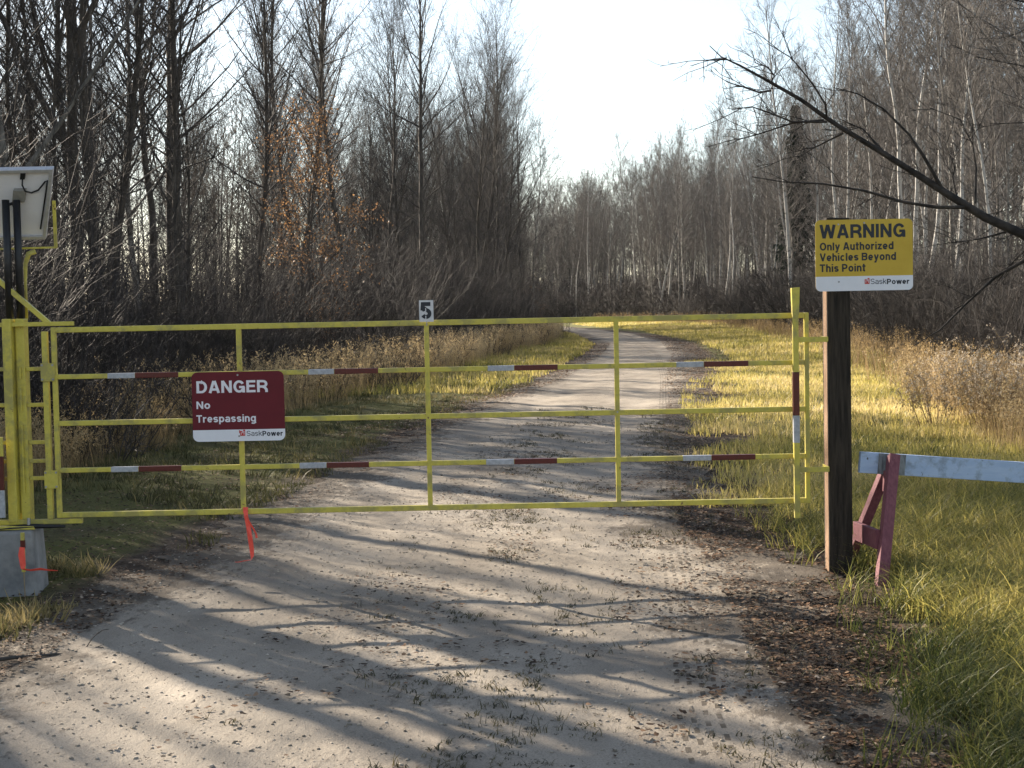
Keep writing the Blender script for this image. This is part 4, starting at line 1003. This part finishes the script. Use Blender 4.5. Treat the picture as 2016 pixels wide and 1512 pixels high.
def field(n, ylo, yhi, lo, hi, power=1.0):
    y = ylo + (yhi - ylo) * r.random(n) ** power
    a, b_ = lo(y), hi(y); x = a + (b_ - a) * r.random(n); k = b_ > a
    return x[k], y[k]
verge_r = lambda y: np.interp(y, [4, 5.35, 7, 8.1, 9.0, 9.6, 12, 17, 23, 36, 50, 70, 110, 150], [1.45, 1.6, 1.87, 2.12, 2.25, 2.15, 2.0, 2.6, 3.5, 5.5, 7.2, 8.7, 9.0, 6])
def rag(x, y, f=1.7, s=40): return x + (vnoise(x * f, y * f, s) - 0.5) * 0.8
def straw(x, y, base): return np.clip(base + 0.5 * (vnoise(x * 0.7, y * 0.5, 50) - 0.5) + 0.35 * (vnoise(x * 3, y * 3, 51) - 0.5), 0, 0.98)
gtx, gty, gti = [], [], []
x, y = field(5600, 4.6, 13.5, lambda y: verge_r(y) - 0.35, lambda y: 0.345 * y + 0.6)
k_ = (x - verge_r(y) + 0.5 * (vnoise(x * 3, y * 3, 44) - 0.5)) > 0
k_ |= r.random(len(x)) < 0.07
x, y = x[k_], y[k_]
bake("grass", t_near, x, y, r.uniform(0.6, 1.25, len(x)), M_grass, tint=straw(x, y, 0.22 + 0.018 * (y - 5)) + r.normal(0, 0.12, len(x)), tilt=0.25)
x, y = field(12000, 12.5, 46, lambda y: road_r(y) + 0.1, lambda y: np.minimum(0.345 * y + 0.6, wood_r(y) - 0.2), 1.2)
q_ = (x - verge_r(y)) / (0.35 + 0.02 * y) + 2.6 * (vnoise(x * 1.4, y * 0.9, 45) - 0.5) + 1.2 * (vnoise(x * 5, y * 4, 46) - 0.5)
k_ = q_ > r.uniform(-1.5, 0.6, len(x)); x, y = x[k_], y[k_]
bake("grass", t_mid, x, y, r.uniform(0.5, 1.1, len(x)), M_grass, tint=straw(x, y, 0.68) + r.normal(0, 0.1, len(x)), tilt=0.1)
x, y = field(7000, 42, 150, verge_r, lambda y: np.minimum(0.345 * y + 0.6, wood_r(y)), 1.1)
bake("grass", t_far, x, y, r.uniform(0.5, 1.0, len(x)), M_grass, tint=straw(x, y, 0.66), tilt=0.1)
x, y = field(9000, 6.8, 34, lambda y: np.maximum(wood_l(y) - 0.8, -0.345 * y - 0.4), lambda y: road_l(y) - 0.15, 1.25)
x2, y2 = field(900, 7.2, 11.5, lambda y: -0.345 * y - 0.3, lambda y: road_l(y) - 0.05)
x, y = np.concatenate([x, x2]), np.concatenate([y, y2])
k_ = vnoise(x * 1.3, y * 1.0, 47) + 0.25 * (vnoise(x * 5, y * 5, 48) - 0.5) > 0.33
bake("grass", t_short + t_mid[:2], x[k_], y[k_], r.uniform(0.35, 1.0, k_.sum()), M_dull, tint=straw(x[k_], y[k_], 0.33) + r.normal(0, 0.16, k_.sum()), tilt=0.35)
x, y = field(5500, 30, 140, lambda y: wood_l(y), lambda y: road_l(y) - 0.5, 1.1)
bake("grass", t_far, x, y, r.uniform(0.4, 0.9, len(x)), M_grass, tint=straw(x, y, 0.62), tilt=0.1)
# tall dry stalks with loose heads
def stalks(seed, nb, h, spread, w=0.006, head=True):
    r = np.random.default_rng(seed); vv, qq, tt_ = tuft(seed, nb, h, w, spread, 0.3, 3); Vv, Qq, tn = list(vv), list(qq), list(tt_)
    if head:
        for i in range(nb):
            c = vv[i * 8 + 7]
            for j in range(7):
                q = c + r.normal(0, 1, 3) * np.array([0.025, 0.025, 0.06]); a = unit(r.normal(0, 1, 3) + np.array([0, 0, 1.0])) * 0.03; b_ = unit(np.cross(a, r.normal(0, 1, 3))) * 0.009
                k = len(Vv); Vv += [q - a, q + b_, q + a, q - b_]; Qq.append([k, k + 1, k + 2, k + 3]); tn += [0.25] * 4
    return np.array(Vv), np.array(Qq), np.array(tn)
st_ = [stalks(600 + i, 12, 1.0, 0.28) for i in range(4)]
x, y = field(1500, 23, 95, lambda y: wood_l(y) - 0.3, lambda y: np.minimum(wood_l(y) + 1.9, road_l(y) - 1.3))
bake("dry_grass", st_, x, y, r.uniform(0.45, 1.0, len(x)) , M_dry, tint=np.clip(0.4 + 0.7 * (vnoise(x * 0.5, y * 0.3, 61) - 0.4), 0, 0.8), tilt=0.12)
x, y = field(420, 13, 26, lambda y: np.maximum(wood_l(y) - 0.4, -0.345 * y - 0.3), lambda y: wood_l(y) + 1.6)
bake("dry_grass", st_, x, y, r.uniform(0.3, 0.75, len(x)), M_dry, tint=r.uniform(0, 0.5, len(x)), tilt=0.15)
x, y = field(520, 16.5, 27, lambda y: wood_r(y) - 1.9, lambda y: wood_r(y) + 0.6)
bake("dry_grass", st_, x, y, r.uniform(0.35, 0.8, len(x)), M_dry, tint=r.uniform(0.1, 0.6, len(x)), tilt=0.15)
x, y = field(1500, 26, 150, lambda y: wood_r(y) - 1.6, lambda y: wood_r(y) + 1.5)
bake("dry_grass", [stalks(620 + i, 10, 1.0, 0.4, 0.016) for i in range(3)], x, y, r.uniform(0.35, 0.9, len(x)), M_dry, tint=r.uniform(-0.1, 0.35, len(x)), tilt=0.15)

# fluffy seed-headed weeds by the right woods: each clump a plant of its own
M_fluff = leafy("white_seed_fluff", [(0, (0.42, 0.34, 0.25)), (1, (0.72, 0.64, 0.52))], 0.35, 0.9)
M_stem = leafy("weed_stems", [(0, (0.26, 0.18, 0.1)), (1, (0.5, 0.38, 0.22))], 0.35)
def fluffy(seed):
    rr = np.random.default_rng(seed); tb = TB(); tips = []
    for i in range(26):
        a = rr.uniform(0, 6.28); b0 = np.array([math.cos(a), math.sin(a), 0]) * rr.uniform(0, 0.35)
        limb(tb, rr, b0, unit(np.array([math.cos(a) * 0.3, math.sin(a) * 0.3, 1]) + rr.normal(0, 0.1, 3)), rr.uniform(0.6, 1.15), 0.005, 5, 0.06, 0.0, 5, 2, 3, 0.0026, tips, 0.35)
    sv, sq = tb.arrays()
    fv, fq, ft = leaves_at([q for q in tips if rr.random() < 0.55], rr, 4, 0.016, 0.014)
    lv, lq, lt = leaves_at([q * np.array([0.9, 0.9, 0.75]) for q in tips if rr.random() < 0.5], rr, 2, 0.02, 0.03)
    a = mesh_np("stems", np.concatenate([sv, lv]), np.concatenate([sq, lq + len(sv)]), None, np.concatenate([rr.uniform(0, 1, len(sv)), lt])); a.materials.append(M_stem)
    b_ = mesh_np("seed_heads", fv, fq, None, ft); b_.materials.append(M_fluff)
    return a, b_
fl = [fluffy(700 + i) for i in range(3)]
for i in range(17):
    Y = 18.5 + 5.5 * random.random(); x = 0.335 * Y - 1.35 * random.random() ** 1.3 + 0.15
    if i > 13: x, Y = wood_r(30 + i) - 0.5, 17.0 + i
    w_ = thing("seed_head_weed", (x, Y, float(hgt(x, Y))), "withered weed clump with fluffy white seed heads at the edge of the right woods", "plant", "white seed-headed weeds by the right woods")
    w_.rotation_euler.z = random.uniform(0, 6.28); s = random.uniform(0.6, 0.95); w_.scale = (s, s, s)
    for nm, me_ in zip(("stems", "seed_heads"), fl[i % 3]):
        o = bpy.data.objects.new(nm, me_); C.objects.link(o); o.parent = w_

# fallen leaves
def leaf_protos():
    out = []
    for i in range(8):
        rr = np.random.default_rng(800 + i); L, w_, c = 0.0155, 0.0105, rr.uniform(0.1, 0.7)
        P_ = np.array([(-L, 0, 0.004), (-L * 0.2, -w_, 0.004 + w_ * c), (L * 0.6, -w_ * 0.6, 0.006 + w_ * c), (L, 0, 0.008 * rr.uniform(0, 2)), (L * 0.6, w_ * 0.6, 0.004 + w_ * c), (-L * 0.2, w_, 0.004 + w_ * c * rr.uniform(0.2, 1.2))])
        t = rr.normal(0, 0.35, 2); P_[:, 2] += np.abs(P_[:, 0] * t[0] + P_[:, 1] * t[1])
        out.append((P_, np.array([[0, 1, 2, 3], [0, 3, 4, 5]])))
    return out
M_leaf = leafy("fallen_leaves", [(0, (0.028, 0.018, 0.012)), (0.4, (0.1, 0.058, 0.034)), (0.7, (0.22, 0.125, 0.07)), (0.9, (0.36, 0.24, 0.15)), (1, (0.55, 0.44, 0.33))], 0.25, 0.7, 0.2)
lp = leaf_protos()
LVX, LVY = [], []
def leaves(n, ylo, yhi, lo, hi, f=1.1, thr=0.35, power=1.0):
    x, y = field(n, ylo, yhi, lo, hi, power); k = vnoise(x * f, y * f, 71) + 0.25 * vnoise(x * 5, y * 5, 72) > thr
    LVX.append(x[k]); LVY.append(y[k])
leaves(7000, 4.6, 15, lambda y: road_r(y) - 0.8, lambda y: road_r(y) + 0.1, 2.2, 0.66)
leaves(9000, 4.6, 8, lambda y: road_r(y) - 0.1, lambda y: verge_r(y) + 0.25, 1.3, 0.28)
leaves(26000, 4.8, 13, lambda y: road_r(y) - 0.15, lambda y: verge_r(y) + 0.35, 1.3, 0.42)
leaves(16000, 12, 30, lambda y: road_r(y) - 0.2, lambda y: verge_r(y) + 0.5, 0.8, 0.4)
leaves(22000, 5.5, 24, lambda y: np.maximum(road_l(y) - 2.4, -0.345 * y - 0.3), lambda y: road_l(y) + 0.25, 1.0, 0.38)
leaves(11000, 5, 22, lambda y: road_l(y) + 1.2, lambda y: road_r(y) - 0.8, 1.4, 0.84)
leaves(900, 5, 22, road_l, road_r, 1.4, 0.5)
x, y = np.concatenate(LVX), np.concatenate(LVY)
bake("fallen_leaves", lp, x, y, 0.25 + 1.05 * r.random(len(x)) ** 2.2, M_leaf, zoff=0.004, tint=r.random(len(x)) ** 1.8, tilt=0.0)
x, y = field(7000, 28, 90, lambda y: road_r(y) - 0.4, lambda y: verge_r(y) + 0.4)
x2, y2 = field(5000, 20, 70, lambda y: road_l(y) - 1.1, lambda y: road_l(y) + 0.3)
x, y = np.concatenate([x, x2]), np.concatenate([y, y2])
bake("fallen_leaves", lp, x, y, r.uniform(1.2, 2.2, len(x)), M_leaf, zoff=0.004, tint=np.clip(r.random(len(x)) + 0.1, 0, 1))

# weeds pressed flat and standing in the middle of the road
wd = [tuft(900 + i, 6, 0.038, 0.006, 0.035, 1.6, 3) for i in range(4)] + [tuft(910 + i, 4, 0.06, 0.003, 0.02, 0.7, 3) for i in range(2)]
M_weed = leafy("road_weeds", [(0, (0.035, 0.034, 0.02)), (0.5, (0.075, 0.07, 0.035)), (1, (0.17, 0.14, 0.07))], 0.25)
y = 5 + 20 * r.random(5200) ** 1.2
x = np.interp(y, [5, 8, 11, 17, 25], [-0.42, -0.12, -0.05, 0.35, 1.0]) + r.normal(0, 0.36, len(y))
k_ = vnoise(x * 2.2, y * 1.5, 81) + 0.4 * vnoise(x * 7, y * 5, 82) > 0.7
bake("weeds", wd, x[k_], y[k_], r.uniform(0.4, 1.1, k_.sum()), M_weed, zoff=0.0, tilt=0.2)
x, y = field(2600, 5, 24, lambda y: road_r(y) - 0.6, lambda y: road_r(y) + 0.7); k_ = vnoise(x * 2.2, y * 1.5, 83) > 0.5
bake("weeds", wd, x[k_], y[k_], r.uniform(0.5, 1.3, k_.sum()), M_weed, zoff=0.0, tilt=0.2)

# loose stones
def stone(seed):
    rr = np.random.default_rng(seed)
    v = np.array([(a, b_, c) for c in (0, 1) for b_ in (-1, 1) for a in (-1, 1)], float) * np.array([1, 0.8, 0.75]); v[4:, :2] *= 0.62
    v += rr.normal(0, 0.16, v.shape); v[:, 2] -= 0.15
    return v * 0.008, np.array([[0, 2, 3, 1], [4, 5, 7, 6], [0, 1, 5, 4], [2, 6, 7, 3], [0, 4, 6, 2], [1, 3, 7, 5]])
M_stone = leafy("loose_stones", [(0, (0.17, 0.145, 0.115)), (0.6, (0.3, 0.26, 0.21)), (1, (0.48, 0.42, 0.35))], 0.0, 0.9)
x, y = field(22000, 4.8, 20, lambda y: road_l(y) - 0.4, lambda y: road_r(y) + 0.4, 1.3)
bake("gravel", [stone(950 + i) for i in range(6)], x, y, 0.25 + 0.9 * r.random(len(x)) ** 5, M_stone, zoff=0.001)

# a dead branch lying on the road edge, a few twigs
fb = TB(); rr = np.random.default_rng(12)
limb(fb, rr, np.array([0, 0, 0.03]), unit(np.array([0.75, 0.65, 0.0])), 0.62, 0.012, 6, 0.14, -0.01, 6, 2, 5, 0.003, None, 0.3)
o = link("fallen_branch", fb.mesh("fallen_branch", M_twig_dark)); o.location = (-2.52, 7.0, 0.03)
tag(o, "dark dead branch lying on the gravel at the lower left of the road", "branch")

# thin autumn haze between the camera and the far woods
hz = MB().box(-420, 420, -80, 460, -1.2, 45).build("haze", None)
m = bpy.data.materials.new("autumn_haze"); m.use_nodes = True
n, l = m.node_tree.nodes, m.node_tree.links
n.remove(n["Principled BSDF"])
pv = n.new("ShaderNodeVolumePrincipled"); pv.inputs["Color"].default_value = (0.92, 0.94, 0.97, 1); pv.inputs["Density"].default_value = 0.00008; pv.inputs["Anisotropy"].default_value = 0.35
l.new(pv.outputs[0], n["Material Output"].inputs["Volume"])
hz.data.materials.append(m); hz.display_type = 'WIRE'
tag(hz, kind="stuff")
